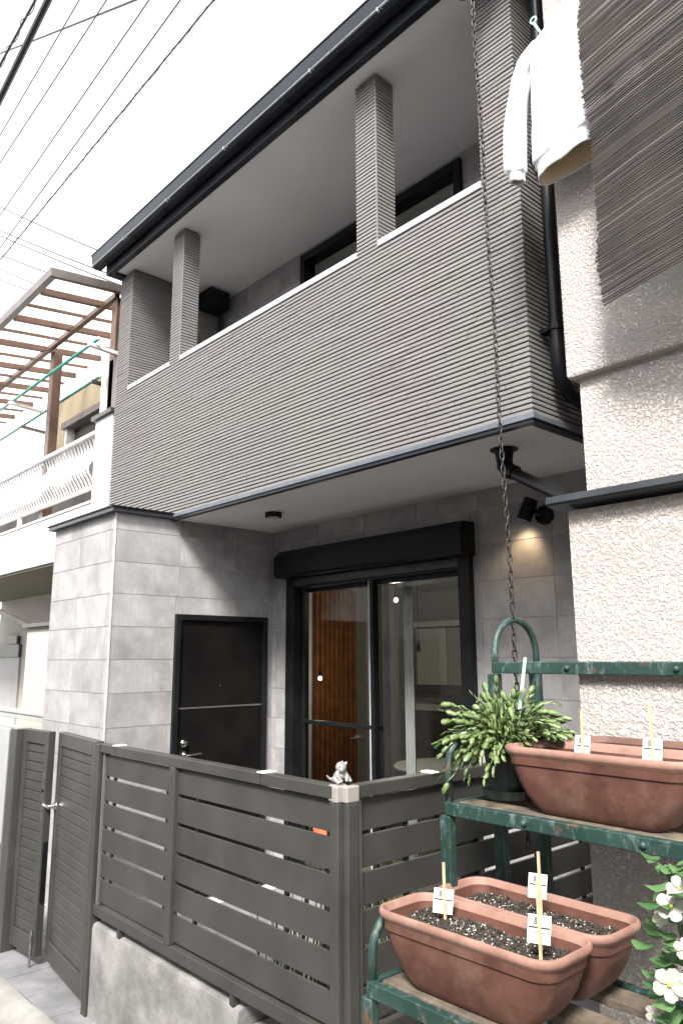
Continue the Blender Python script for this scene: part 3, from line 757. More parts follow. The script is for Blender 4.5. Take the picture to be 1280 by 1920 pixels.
# figurine on the fence corner
fg = at(630, 1462, z=ZT+.03)
fx, fy = -1.985, 1.785
m = MB()
def sph(c, r, s_=(1, 1, 1)): m.ball((fx+c[0], fy+c[1], ZT+c[2]), r, 12, 8, s_)
sph((0, 0, .028), .020, (1.1, 1.2, .8)); sph((-.02, .01, .020), .018, (1.2, 1, .9)); sph((.008, -.004, .055), .019); sph((.020, -.012, .049), .010)
sph((-.004, .013, .068), .006); sph((.018, .010, .068), .006)
for sgn in (-1, 1):
    m.tube([(fx+.002, fy+sgn*.018, ZT+.040), (fx+.018, fy+sgn*.020-.006, ZT+.026), (fx+.030, fy+sgn*.010-.008, ZT+.010)], [.008, .007, .006], 8)
    m.tube([(fx-.012, fy+sgn*.020, ZT+.014), (fx+.008, fy+sgn*.030, ZT+.018), (fx+.024, fy+sgn*.026, ZT+.006)], [.011, .009, .007], 8)
m.tube([(fx-.035, fy+.01, ZT+.012), (fx-.055, fy+.0, ZT+.010), (fx-.06, fy-.01, ZT+.022)], [.007, .005, .003], 8)
FGR = thing('figurine', 'small pale grey animal figurine crouching on the fence corner', 'figurine', (fx, fy, ZT))
fo = m.build('figure_body', 'figurine_grey', FGR, smooth=True)
rm = fo.modifiers.new('merge', 'REMESH'); rm.mode = 'VOXEL'; rm.voxel_size = .0022; rm.use_smooth_shade = True
for sgn in (-1, 1): MB().ball((fx+.0215, fy-.010+sgn*.009, ZT+.060), .0026, 8, 6).build('eye', 'print_black', FGR)
# things behind the fence
bk_ = thing('flower_pot', 'orange plastic flower pot glimpsed through the second fence gap', 'pot', (-2.62, 2.28, .77))
MB().lathe((-2.62, 2.28, .77), [(.05, 0), (.07, .16), (.078, .16), (.078, .185), (.068, .185), (.05, .02)], 24).build('pot_body', 'orange_plastic', bk_)
so_ = thing('stool', 'dark slender plant stool behind the slat fence', 'stool', (-2.62, 2.28, FLOOR))
MB().lathe((-2.62, 2.28, .75), [(.10, 0), (.10, .02), (.01, .02)], 20).build('stool_top', 'far_dark', so_)
for dx, dy in ((-.07, -.07), (.07, -.07), (.07, .07), (-.07, .07)): MB().tube([(-2.62+dx*1.4, 2.28+dy*1.4, FLOOR+.09), (-2.62+dx*.8, 2.28+dy*.8, .75)], .009, 6).build('leg', 'far_dark', so_)
gv = MB().box((-3.0, 2.06, FLOOR), (-2.0, 2.9, FLOOR+.10)).build('planting_bed', 'gravel'); tag(gv, 'gravel bed behind the slat fence', None, None, 'structure')
wm = MB()
for i in range(420):
    x, y_ = rnd.uniform(-2.95, -2.05), rnd.uniform(2.1, 2.85); h = rnd.uniform(.15, .75); a = rnd.uniform(0, 6.28); l = rnd.uniform(.02, .14)
    p0 = Vector((x, y_, FLOOR+.09)); p2 = p0+Vector((math.cos(a)*l, math.sin(a)*l, h)); p1 = (p0+p2)/2+Vector((0, 0, .04)); w = Vector((-math.sin(a), math.cos(a), 0))*.005
    wm.add([p0-w, p0+w, p1+w, p1-w, p2], [(0, 1, 2, 3), (3, 2, 4)])
tag(wm.build('weeds', 'weed'), 'thin weeds growing behind the slat fence', 'weeds', None, 'stuff')
# ------------------------------------------------------------------ right neighbour
NB = thing('neighbour_house', 'beige rough stucco house behind the plant stand', 'house', (0.6, 4.5, -.2))
MB().box((-1.50, 2.53, -.2), (4.0, 9.0, 2.17)).build('lower_wall', 'stucco_beige', NB)
MB().box((-1.44, 2.575, 2.17), (4.0, 9.0, 2.715)).build('middle_wall', 'stucco_beige', NB)
MB().box((-1.475, 2.535, 2.70), (4.0, 9.0, 5.9)).build('upper_wall', 'stucco_beige', NB, bevel=.012)
fp = [(2.600, 2.250), (2.465, 2.222), (2.462, 2.196), (2.470, 2.188), (2.56, 2.180), (2.60, 2.180)]
MB().loft([[Vector((x, a, b)) for a, b in fp] for x in (4.0, -1.555)]).build('flashing', 'flashing', NB, bevel=.002)
MB().box((-1.6, 1.9, 5.9), (4.3, 9.3, 6.05)).build('eave', 'white_soffit', NB)
MB().loft([[Vector((x, a, b)) for a, b in ((1.85, 6.05), (5.6, 7.6), (9.4, 6.05))] for x in (4.4, -1.7)]).build('roof', 'dark_fascia', NB)

# reed blind hung from a pole in front of the neighbour's wall
ZBL = 4.45
b0 = at(1130, 572, y=2.345); bd = Vector((math.cos(math.radians(-11)), math.sin(math.radians(-11)), 0))
BL = thing('reed_blind', 'dark brown woven reed blind hanging against the beige stucco wall', 'blind', b0)
BLEN = 1.15; pit = .0088; rm_ = MB(); z = b0.z; i = 0
bn = Vector((bd.y, -bd.x, 0))
while z < ZBL:
    wav = .012*math.sin(z*7)+.006*math.sin(z*19+1)
    e0 = rnd.uniform(-.009, .006); p0 = b0 + bd*e0; p0.z = z+rnd.uniform(-.0015, .0015)
    r = rnd.uniform(.0027, .0042)
    pts = []
    for k in range(7):
        q = p0 + bd*((BLEN-e0)*k/6); q.z += .05*(BLEN-e0)*k/6; q.z += +.0010*math.sin(k*1.7+i*.7) + rnd.uniform(-.0012, .0012)
        q += bn*(wav + .010*math.sin(k*1.1+z*2))
        pts.append(q)
    rm_.tube(pts, r, 4); z += pit*rnd.uniform(.86, 1.14); i += 1
rm_.build('reeds', 'reed', BL, kind='stuff')
for k in range(8):
    s_ = .05+k*.15; pts = []
    zz = b0.z
    while zz < ZBL:
        q = b0+bd*(s_+.004*math.sin(zz*9)); q.z = zz+.05*s_
        q += bn*(.012*math.sin(zz*7)+.006*math.sin(zz*19+1)+.010*math.sin(s_/BLEN*6*1.1+zz*2)-.006)
        pts.append(q); zz += .02
    MB().tube(pts, .0014, 4).build('binding_string', 'string', BL)
e1 = b0+bd*BLEN
MB().tube([Vector((b0.x-.3*bd.x, b0.y-.3*bd.y, ZBL+.02)), Vector((e1.x+.2*bd.x, e1.y+.2*bd.y, ZBL+.02))], .016, 10).build('hanging_pole', 'brown_aluminium', BL)
for s_ in (.12, 1.0):
    q = b0+bd*s_
    MB().bar((q.x, q.y, ZBL+.02), (q.x, 2.54, ZBL+.06), .02, .03).build('wall_bracket', 'brown_aluminium', BL)

# hooded sweatshirt drying on a hanger
SW = thing('sweatshirt', 'white hooded sweatshirt drying on a hanger beside the reed blind', 'sweatshirt', (-1.315, 2.432, 3.535))
cx, cy, Z0 = -1.318, 2.432, 3.535
def cloth_ring(c, a, b, n, amp, sd, tilt=0, rib=0, lean=0):
    out_ = []
    for j in range(n):
        t = 2*math.pi*j/n; ct, st_ = math.cos(t), math.sin(t)
        # vertical folds that wander with height, plus finer creases
        f = amp*(noise.noise((ct*2.2+sd, st_*2.2, c[2]*1.6))*1.5 + .7*noise.noise((ct*4.5, st_*4.5+sd, c[2]*5.0)) + .35*noise.noise((ct*9+sd, st_*9, c[2]*13)))
        f += rib*math.sin(t*n*.5)
        p = Vector((c[0]+(a+f)*ct, c[1]+(b*.86+f*.6)*st_, c[2]+tilt*ct+.012*noise.noise((ct*1.5, st_*1.5+sd, 3))))
        out_.append(p)
    return out_
def cloth_tube(rows, n, sd, name, th=.006, inner_from=0, cap_top=True):
    rg = []
    fine = []
    for r0, r1 in zip(rows, rows[1:]):
        for k in range(3): fine.append([r0[i]+(r1[i]-r0[i])*k/3 for i in range(len(r0))])
    fine.append(rows[-1])
    for (x, y_, z, a, b, amp, tl) in fine: rg.append(cloth_ring((x, y_, z), a, b, n, amp, sd, tl))
    cs = [Vector((f[0], f[1], 0)) for f in fine]
    inn = [[p+(Vector((c.x, c.y, p.z))-p).normalized()*th for p in r] for r, c in list(zip(rg, cs))[len(rg)//3:]][::-1]
    m = MB(); m.loft(rg+inn); return m.build(name, 'yarn_white', SW, smooth=True)
cloth_tube([(cx, cy, Z0+.655, .050, .045, .002, .0), (cx, cy, Z0+.645, .085, .055, .004, .0), (cx, cy, Z0+.620, .135, .062, .006, .0), (cx, cy, Z0+.585, .170, .068, .008, .0), (cx, cy, Z0+.53, .165, .072, .010, .0),
            (cx, cy, Z0+.40, .155, .074, .014, .005), (cx, cy, Z0+.25, .158, .078, .017, .012), (cx, cy, Z0+.12, .166, .082, .019, .018), (cx, cy, Z0+.070, .170, .084, .018, .02),
            (cx, cy, Z0+.060, .162, .078, .010, .02), (cx, cy, Z0+.03, .156, .075, .008, .02), (cx, cy, Z0+.0, .158, .076, .008, .02)], 44, 1.3, 'body')
for sgn in (-1, 1):
    q = sgn
    cloth_tube([(cx+q*.130, cy, Z0+.605, .050, .050, .004, 0), (cx+q*.165, cy-.004, Z0+.575, .054, .056, .006, 0), (cx+q*.200, cy-.008, Z0+.50, .053, .056, .008, 0), (cx+q*.226, cy-.014, Z0+.40, .050, .053, .010, 0),
                (cx+q*.243, cy-.020, Z0+.29, .049, .051, .011, 0), (cx+q*.250, cy-.026, Z0+.18, .049, .050, .012, 0), (cx+q*.250, cy-.030, Z0+.10, .050, .049, .012, q*.01), (cx+q*.246, cy-.032, Z0+.062, .046, .045, .010, q*.012),
                (cx+q*.243, cy-.033, Z0+.050, .034, .034, .004, q*.01), (cx+q*.240, cy-.034, Z0+.012, .033, .033, .004, q*.01)], 26, 4.0+sgn, 'sleeve')
cloth_tube([(cx+.01, cy+.01, Z0+.60, .070, .060, .006, 0), (cx+.01, cy+.01, Z0+.635, .105, .070, .012, .01), (cx+.012, cy+.012, Z0+.665, .112, .072, .014, .012), (cx+.012, cy+.012, Z0+.690, .095, .062, .014, .01), (cx+.012, cy+.012, Z0+.700, .060, .042, .008, 0), (cx+.012, cy+.012, Z0+.702, .02, .015, .002, 0)], 36, 9.0, 'hood')
MB().loft([cloth_ring((cx, cy, Z0+z), a, b, 44, .006, 1.3, .02) for z, a, b in ((.004, .148, .066), (.02, .146, .065), (.10, .150, .066))], cap=False).build('hem_lining', 'cream_print', SW, smooth=True)
hk = MB(); hp = Vector((cx-.12, cy, 3.99))
hp = at(999, 38, y=cy)
hk.tube([hp+Vector((.014*math.cos(t), 0, .014*math.sin(t))) for t in [i*math.pi/6 for i in range(12)]], .004, 6, closed=True)
hk.tube([hp+Vector((0, 0, -.014)), (cx-.10, cy, 4.18), (cx-.17, cy, 4.14)], .006, 6)
hk.build('hanger_clip', 'mint_plastic', SW)
sp2 = at(1058, 2, y=2.43)
MB().tube([(cx-.10, cy, 4.19), (hp+sp2)/2+Vector((.01, 0, -.012)), sp2, sp2+Vector((.03, .02, .05)), (b0.x+.12*bd.x, b0.y+.12*bd.y, ZBL+.02)], .0025, 5).build('hanging_cord', 'string', SW)

# ------------------------------------------------------------------ chain from the gutter to the plant stand
CHN = thing('chain', 'long rusty steel chain hanging from the roof gutter to the plant stand', 'chain', (-1.62, 2.33, 1.0))
p_top, p_bot = Vector((-1.765, 2.42, 5.05)), Vector((-1.622, 2.335, .93))
LL, LP = .038, .0295
L_ = (p_top-p_bot).length; nl = int(L_/LP); dirn = (p_bot-p_top).normalized()
def link_mesh(wire=.0027, w=.0074, l=LL/2):
    m = MB(); pts = []
    for k in range(16):
        t = 2*math.pi*k/16; x = w*math.cos(t); z_ = (l-w)*(1 if math.sin(t) > 0 else -1)+w*math.sin(t)
        if abs(math.sin(t)) < 1e-6: z_ = 0
        pts.append((x, 0, z_))
    m.tube(pts, wire, 6, closed=True); return m.mesh('chain_link', 'chain_steel', True)
lm = link_mesh()
q0 = (-dirn).to_track_quat('Z', 'Y').to_matrix().to_4x4()
for i in range(nl):
    p = p_top+dirn*LP*i + Vector((.003*math.sin(i*.2), 0, 0))
    m4 = Matrix.Translation(p-Vector((-1.62, 2.33, 1.0))) @ q0 @ Matrix.Rotation(math.radians(90*(i % 2)+rnd.uniform(-14, 14)), 4, 'Z')
    link('chain_link', lm, CHN, m4, world=False)

# ------------------------------------------------------------------ green stepped plant stand
ST = thing('plant_stand', 'green peeling metal three-tier plant stand in front of the stucco wall', 'stand', (-1.1, 2.1, -.2))
SXL, SXR = -1.658, -.62
tiers = [(.735, 1.60, 2.10), (1.165, 1.955, 2.46), (1.605, 2.235, 2.50)]        # z, front y, back y
def gbar(a, b, w, h, nm='rail'): return MB().bar(a, b, w, h).build(nm, 'green_paint', ST, bevel=.003)
for z, y0, y1 in tiers:
    gbar((SXL, y0, z-.02), (SXR, y0, z-.02), .028, .040); gbar((SXL, y1, z-.02), (SXR, y1, z-.02), .028, .040)
    for x in (SXL, SXR): gbar((x, y0, z-.021), (x, y1, z-.021), .026, .038)
    if z < 1.5:
        n = 3 if z < 1 else 3
        for k in range(n):
            yy = y0+.07+(y1-y0-.14)*k/(n-1)
            MB().box((SXL+.02, yy-.042, z-.024), (SXR-.02, yy+.042, z-.002)).build('shelf_board', 'shelf_wood', ST, bevel=.003)
    for k in range(3): MB().ball((SXL+.3+.36*k, y0-.015, z-.02), .010, 10, 6).build('rivet', 'green_paint', ST, smooth=True)
for x in (SXL, SXR):
    for y_, zt in ((1.60, .735), (1.955, 1.165), (2.235, 1.605), (2.49, 1.605)):
        MB().box((x-.022, y_-.016, -.2), (x+.020, y_+.016, zt-.042)).build('leg', 'green_paint', ST, bevel=.004)
    # arched hand loops rising over each tier's end
    for (z, ya, yb_, hgt) in ((1.605, 2.240, 2.500, .03), (1.165, 1.965, 2.20, .10), (.735, 1.61, 1.84, .06)):
        pts = [(x, ya, z-.03)]
        r = (yb_-ya)/2
        for k in range(13):
            a = math.pi*(1-k/12); pts.append((x, (ya+yb_)/2+r*math.cos(a), z+hgt+r*.95*math.sin(a)))
        pts.append((x, yb_, z-.03))
        MB().tube(pts, .0125, 10).build('end_loop', 'green_paint', ST, smooth=True)

# terracotta coloured window-box planters
def planter_mesh():
    m = MB()
    prof = [(0, .185, .070, .03), (.006, .195, .076, .035), (.022, .214, .083, .04), (.05, .240, .092, .045), (.085, .262, .099, .05), (.120, .276, .104, .052), (.138, .2805, .106, .052),
            (.1385, .2850, .1105, .055), (.170, .2905, .1135, .056), (.1705, .2985, .1195, .06), (.175, .3015, .1215, .062), (.184, .3020, .122, .062), (.190, .2985, .119, .060), (.1905, .292, .1125, .055), (.184, .2875, .1085, .052), (.150, .278, .102, .05), (.05, .235, .085, .04), (.02, .20, .07, .03)]
    out_ = []
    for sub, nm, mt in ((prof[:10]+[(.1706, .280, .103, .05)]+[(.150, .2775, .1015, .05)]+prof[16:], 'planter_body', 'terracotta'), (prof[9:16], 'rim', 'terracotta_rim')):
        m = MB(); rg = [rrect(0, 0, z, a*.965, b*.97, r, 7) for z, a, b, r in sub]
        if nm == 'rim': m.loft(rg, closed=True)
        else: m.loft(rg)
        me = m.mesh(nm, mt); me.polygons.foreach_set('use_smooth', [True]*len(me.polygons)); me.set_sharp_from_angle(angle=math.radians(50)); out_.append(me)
    return out_
pm = planter_mesh()
def soil_mesh(seed):
    m = MB(); nx, ny = 70, 26; vs = []
    for i in range(nx+1):
        for j in range(ny+1):
            x = -.262+.524*i/nx; y_ = -.093+.186*j/ny
            vs.append((x, y_, .148+.010*noise.noise((x*14+seed, y_*14, 0))+.007*noise.noise((x*70+seed, y_*70, 2))+.003*rnd.uniform(-1, 1)))
    m.add(vs, [(i*(ny+1)+j, (i+1)*(ny+1)+j, (i+1)*(ny+1)+j+1, i*(ny+1)+j+1) for i in range(nx) for j in range(ny)])
    return m.mesh('soil', 'soil', True)
def grains(seed, n, smin, smax, mat):
    m = MB()
    for i in range(n):
        x, y_ = rnd.uniform(-.252, .252), rnd.uniform(-.086, .086); s = rnd.uniform(smin, smax)
        z = .150+.010*noise.noise((x*14+seed, y_*14, 0))+.007*noise.noise((x*70+seed, y_*70, 2))
        c = Vector((x, y_, z+s*.3)); A = Matrix.Rotation(rnd.uniform(0, 6), 3, 'Z') @ Matrix.Rotation(rnd.uniform(0, 6), 3, 'X')
        vs = [c+A @ Vector(v)*s*rnd.uniform(.7, 1.2) for v in ((1, 0, 0), (-1, 0, 0), (0, 1, 0), (0, -1, 0), (0, 0, 1), (0, 0, -1))]
        m.add(vs, [(0, 2, 4), (2, 1, 4), (1, 3, 4), (3, 0, 4), (2, 0, 5), (1, 2, 5), (3, 1, 5), (0, 3, 5)])
    return m.mesh('grains', mat)
def planter(loc, rot, label, filled=True, seed=0):
    t = thing('planter', label, 'planter', loc, 'terracotta window-box planters'); t.rotation_euler = (0, 0, rot)
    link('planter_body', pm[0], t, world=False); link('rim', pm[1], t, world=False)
    if filled:
        link('soil', soil_mesh(seed), t, world=False)
        link('perlite_grains', grains(seed, 480, .0010, .0030, 'perlite'), t, world=False, kind='stuff')
        link('soil_crumbs', grains(seed, 900, .002, .0075, 'soil'), t, world=False, kind='stuff')
        link('bark_chips', grains(seed, 60, .003, .007, 'shelf_wood'), t, world=False, kind='stuff')
    return t
T0, T1 = tiers[0][0], tiers[1][0]
planter((-1.366, 1.722, T0), 0.012, 'front terracotta planter on the lowest shelf, filled with speckled soil', True, 1)
planter((-1.362, 1.966, T0), -.006, 'rear terracotta planter on the lowest shelf, behind the speckled one', True, 5)
planter((-1.168, 2.078, T1), -.01, 'terracotta planter at the front edge of the middle shelf', True, 9)
planter((-1.110, 2.335, T1), 0.0, 'terracotta planter at the back of the middle shelf against stucco', True, 13)
# plant labels on sticks
def plant_label(px, py_top, y_, zbase, h, label, cw=.056, ch=.066, czf=.35, side=0, lean=0.0):
    p = at(px, py_top, y=y_)
    t = thing('plant_label', label, 'plant label', (p.x, p.y, zbase), 'seed labels on sticks'); zt = p.z
    MB().bar((p.x, p.y, zbase), (p.x+lean, p.y, zt), .0075, .0045, (0, 1, 0)).build('stick', 'wood_light', t)
    cz = zbase+(zt-zbase)*czf+.006; n = Vector((.64, -.76, 0)).normalized(); u = Vector((.76, .64, 0)).normalized(); w = (Vector((0, 0, 1))*.97+u*.10).normalized(); u = (u-w*u.dot(w)).normalized()
    c = Vector((p.x+lean*czf, p.y, cz))-n*.004*(-1)*0 + u*side
    c = c + n*(-.005)
    MB().obox(c, (u, n, w), (cw/2, .0006, ch/2)).build('card', 'card_white', t)
    pr_ = MB()
    for (a, b, ww_, hh) in ((0, .06, .46, .028), (0, -.12, .46, .010)): pr_.obox(c+u*a*cw+w*b*ch+n*.001, (u, n, w), (cw*ww_, .0003, ch*hh))
    for k in range(5): pr_.obox(c+u*(-.24+.035*k)*cw+w*.29*ch+n*.001, (u, n, w), (cw*.008*(1+k % 2), .0003, ch*.13))
    pr_.build('print', 'print_black', t, kind='stuff')
    pg_ = MB()
    for k, (a, b, l) in enumerate(((.12, .36, .24), (.12, .29, .28), (.10, .21, .2), (-.02, -.22, .38), (-.02, -.30, .36), (-.08, -.38, .28))): pg_.obox(c+u*a*cw+w*b*ch+n*.001, (u, n, w), (cw*l*.8, .0003, ch*.012))
    pg_.build('small_print', 'print_grey', t, kind='stuff')
    return t
plant_label(831, 1617, 1.76, T0+.135, .1, 'white seed label at the fence end of the front lower planter', side=-.004)
plant_label(1006, 1653, 1.70, T0+.135, .1, 'white seed label at the wall end of the front lower planter', czf=.42)
plant_label(1008, 1597, 1.96, T0+.135, .1, 'white seed label standing in the rear lower planter', cw=.052, czf=.5, side=-.006)
plant_label(1086, 1331, 2.10, T1+.135, .1, 'white seed label nearest the cactus in the middle-shelf planter', cw=.044, czf=.30, lean=.006)
plant_label(1216, 1320, 2.10, T1+.135, .1, 'white seed label at the outer end of the middle-shelf planter', cw=.052, czf=.30)

# hanging cactus in a dark pot
CP = Vector((-1.560, 2.145, T1))
CA = thing('potted_cactus', 'bushy light green leaf cactus in a dark pot on the middle shelf', 'plant', CP)
MB().lathe(CP, [(.052, .012), (.056, .02), (.066, .10), (.074, .155), (.080, .156), (.080, .172), (.074, .172), (.066, .15), (.01, .15)], 26).build('pot', 'pot_dark', CA)
MB().lathe(CP, [(.055, .0), (.076, .004), (.082, .030), (.078, .030), (.070, .010), (.01, .010)], 26).build('saucer', 'pot_dark', CA)
MB().bar(CP+Vector((.03, .0, .12)), CP+Vector((.075, .03, .455)), .010, .010).build('support_stick', 'mint_plastic', CA)
def seg_mesh(kind):
    m = MB(); outl = [(0, .0), (.30, .12), (.5, .38), (.40, .52), (.52, .66), (.36, .92), (.14, 1.0)]
    L, Wd_ = .037, .0215
    top = []; 
    right = [Vector((x*Wd_, 0, y_*L)) for x, y_ in outl]; left = [Vector((-x*Wd_*(.9 if kind else 1), 0, (y_+(.02 if kind else 0))*L)) for x, y_ in outl]
    mid = [Vector((0, -.0013*math.sin(math.pi*min(y_, .98)), y_*L)) for x, y_ in outl]; midb = [Vector((0, .0022*math.sin(math.pi*min(y_, .98)), y_*L)) for x, y_ in outl]
    n = len(outl); vs = right+left+mid+midb; fs = []
    for i in range(n-1):
        fs += [(2*n+i, 0+i, 0+i+1, 2*n+i+1), (n+i, 2*n+i, 2*n+i+1, n+i+1), (i, 3*n+i, 3*n+i+1, i+1), (3*n+i, n+i, n+i+1, 3*n+i+1)]
    m.add(vs, fs)
    cv = []
    for v in m.v: cv.append((v[0], v[1]+v[2]**2*(-4 if kind == 0 else 3), v[2]))
    m.v = cv
    return m.mesh('leaf_segment', 'cactus_leaf', True), m
segs = [seg_mesh(0), seg_mesh(1)]
leaf_list = []
for i in range(560):
    az = rnd.uniform(0, 2*math.pi); el = math.radians(rnd.choice((rnd.uniform(25, 88), rnd.uniform(5, 60))))
    d = Vector((math.cos(az)*math.cos(el), math.sin(az)*math.cos(el), math.sin(el)))
    p = CP+Vector((math.cos(az)*.045*rnd.random(), math.sin(az)*.045*rnd.random(), .155))
    n = rnd.randint(4, 8) if rnd.random() > .35 else rnd.randint(2, 4); droop = rnd.uniform(.12, .30)
    for k in range(n):
        s = rnd.uniform(.65, 1.2)
        q = d.to_track_quat('Z', 'Y').to_matrix().to_4x4() @ Matrix.Rotation(rnd.uniform(-1.1, 1.1)+az, 4, 'Z')
        # keep clear of the neighbouring planter
        if not (p.x > CP.x+.10 and p.z < T1+.20) and p.z > T1+.03 and p.y < 2.5:
            leaf_list.append((Matrix.Translation(p) @ q @ Matrix.Scale(s, 4), rnd.randint(0, 1)))
        p = p+d*.0335*s
        d = (d+Vector((rnd.uniform(-.2, .2), rnd.uniform(-.2, .2), -droop+rnd.uniform(-.08, .08)))).normalized()
        if p.y > 2.40: d = Vector((d.x, -abs(d.y)*.3, d.z)).normalized()
leaf_list.sort(key=lambda e: (e[0].translation-Vector((0, 0, ZC))).length)
mrest = MB()
for i, (m4, k) in enumerate(leaf_list):
    if i < 300: link('leaf', segs[k][0], CA, Matrix.Translation(-CP) @ m4, world=False)
    else: mrest.add([m4 @ Vector(v) for v in segs[k][1].v], segs[k][1].f)
mrest.build('foliage', 'cactus_leaf', CA, smooth=True, kind='stuff')

# white flowering plant on the lowest shelf
FP = Vector((-.70, 1.50, T0))
FP = Vector((-.745, 1.70, T0))
FL = thing('flowering_plant', 'leafy plant with white blossoms at the stucco end of the lowest shelf', 'plant', FP)
MB().lathe(FP, [(.06, 0), (.085, .11), (.092, .11), (.092, .13), (.084, .13), (.075, .10), (.01, .10)], 26).build('pot', 'pot_dark', FL)
def round_leaf(mb, c, d, up, s):
    d = Vector(d).normalized(); w = d.cross(Vector(up)).normalized(); u = w.cross(d)
    n = 10; vs = [Vector(c)]
    for k in range(n):
        t = 2*math.pi*k/n; r = s*(1+.08*math.sin(4*t)); vs.append(Vector(c)+d*(s*.9+r*math.cos(t))*.9+w*r*.8*math.sin(t)+u*(.18*r*math.cos(2*t)))
    vs[0] = Vector(c)+d*s*.85-u*s*.12
    mb.add(vs, [(0, 1+k, 1+(k+1) % n) for k in range(n)])
def blossom(c, nrm, s, i):
    nrm = Vector(nrm).normalized(); u = nrm.orthogonal().normalized(); w = nrm.cross(u); m = MB()
    for pt in range(5):
        a0 = 2*math.pi*pt/5+i; vs = []; nu, nv = 5, 6
        for a in range(nu):
            for b in range(nv):
                r = s*(a+.3)/nu; t = a0+(b/(nv-1)-.5)*1.45*(.6+.4*math.sin(math.pi*min(1, (a+1)/nu)))
                ruf = .10*s*math.sin(b*2.6+pt+i)*(a/(nu-1))**2
                rr = r*(1-.12*abs(b/(nv-1)-.5)*2*(a/(nu-1)))
                vs.append(Vector(c)+u*rr*math.cos(t)+w*rr*math.sin(t)+nrm*(.35*r*(1-.6*a/nu)+ruf+.004*(pt % 2)))
        m.add(vs, [(a*nv+b, (a+1)*nv+b, (a+1)*nv+b+1, a*nv+b+1) for a in range(nu-1) for b in range(nv-1)])
    o = m.build('blossom', 'petal', FL, smooth=True)
    MB().ball(Vector(c)+nrm*s*.22, s*.10, 8, 6).build('blossom_eye', 'yellow', o)
lf = MB(); stm = MB()
for i in range(230):
    h = rnd.uniform(.14, .47); a = rnd.uniform(0, 6.28); r = rnd.uniform(.02, .12)*(1.15-h*.8)
    c = FP+Vector((math.cos(a)*r, math.sin(a)*r, h)); d = Vector((math.cos(a), math.sin(a), rnd.uniform(-.3, .4)))
    round_leaf(lf, c, d, (0, 0, 1), rnd.uniform(.016, .032))
for i in range(18):
    a = rnd.uniform(0, 6.28); r = rnd.uniform(.0, .05); h = rnd.uniform(.3, .47)
    stm.tube([FP+Vector((0, 0, .10)), FP+Vector((math.cos(a)*r, math.sin(a)*r, h*.5)), FP+Vector((math.cos(a)*r*1.6, math.sin(a)*r*1.6, h))], .003, 5)
lf.build('foliage', 'flower_leaf', FL, smooth=True, kind='stuff'); stm.build('stems', 'flower_leaf', FL, kind='stuff')
for i, (px, py, y_, s) in enumerate(((1258, 1700, 1.60, .036), (1252, 1845, 1.575, .038), (1236, 1722, 1.62, .020), (1272, 1668, 1.62, .03), (1284, 1780, 1.58, .025), (1225, 1900, 1.60, .020), (1290, 1850, 1.6, .03))):
    c = at(px, py, y=y_); blossom(c, (.35+.3*math.sin(i), -.85, .25+.2*math.cos(i*2)), s, i)

# ------------------------------------------------------------------ left neighbour
LN = thing('neighbour_house', 'white house with wavy balcony railing and brown roofed terrace', 'house', (-8.5, 5, -.2))
NY = 2.85
MB().box((-13.0, NY, 2.585), (-6.20, NY+1.6, 3.06)).build('balcony_slab', 'white_wall', LN, bevel=.004)
MB().box((-13.0, NY-.012, 3.06), (-6.20, NY+.12, 3.085)).build('slab_trim', 'white_rail', LN, bevel=.003)
uwl = MB()
for r in cut((-9.42, 3.06, -6.2, 4.86), (-8.80, 3.0, -7.0, 4.42)): uwl.box((r[0], 3.42, r[1]), (r[2], 3.60, r[3]))
uwl.build('terrace_wall', 'far_cream', LN)
MB().box((-9.42, 3.60, -.2), (-6.2, 9, 4.86)).build('house_body', 'far_cream', LN)
lwn = MB().box((-8.80, 3.50, 3.10), (-7.0, 3.53, 4.42)).build('terrace_window', 'far_dark', LN)
MB().box((-8.86, 3.36, 4.40), (-6.95, 3.50, 4.48)).build('window_head', 'bronze_aluminium', lwn)
MB().box((-8.83, 3.40, 3.10), (-8.77, 3.50, 4.40)).build('window_frame', 'white_rail', lwn)
MB().box((-6.56, NY-.04, 2.50), (-6.20, NY+.28, 3.83)).build('column', 'stucco_white', LN, bevel=.006)
MB().box((-6.60, NY-.07, 3.83), (-6.18, NY+.30, 3.87)).build('column_cap', 'far_dark', LN)
MB().box((-6.53, NY-.02, 3.87), (-6.43, NY+.10, 4.40)).build('terrace_post', 'white_rail', LN)
MB().box((-6.42, NY+.0, 3.87), (-6.24, NY+.14, 4.40)).build('terrace_post', 'bronze_aluminium', LN, bevel=.003)
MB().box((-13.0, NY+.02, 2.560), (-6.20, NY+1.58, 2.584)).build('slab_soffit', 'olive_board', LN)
MB().box((-13.0, NY+.30, 3.06), (-6.60, NY+.34, 3.50)).build('terrace_shade_panel', 'far_dark', LN)  # dark panel added to stand in for terrace shade behind the balusters
# railing
RL = MB().bar((-13.0, NY+.02, 3.755), (-6.57, NY+.02, 3.755), .05, .03).build('railing', 'white_rail', LN)
MB().bar((-13.0, NY+.02, 3.215), (-6.57, NY+.02, 3.215), .04, .022).build('railing_foot', 'white_rail', RL)
bm_ = MB(); prof = []
for k in range(15):
    t = k/14; z = 3.225+t*.515
    bul = -.085*math.exp(-((t-.30)/.20)**2) + .045*math.exp(-((t-.80)/.16)**2)
    prof.append((NY+.02+bul, z))
rgs = [[Vector((dx, a+dy, b)) for dx, dy in ((-.017, -.005), (.017, -.005), (.017, .005), (-.017, .005))] for a, b in prof]
bme = bm_.loft(rgs).mesh('baluster', 'white_rail')
x = -6.63
while x > -12.8:
    link('baluster', bme, RL, Matrix.Translation((x, 0, 0))); x -= .074
for x in (-8.6, -10.9): MB().box((x-.02, NY+.0, 3.085), (x+.02, NY+.04, 3.205)).build('railing_post', 'white_rail', RL)
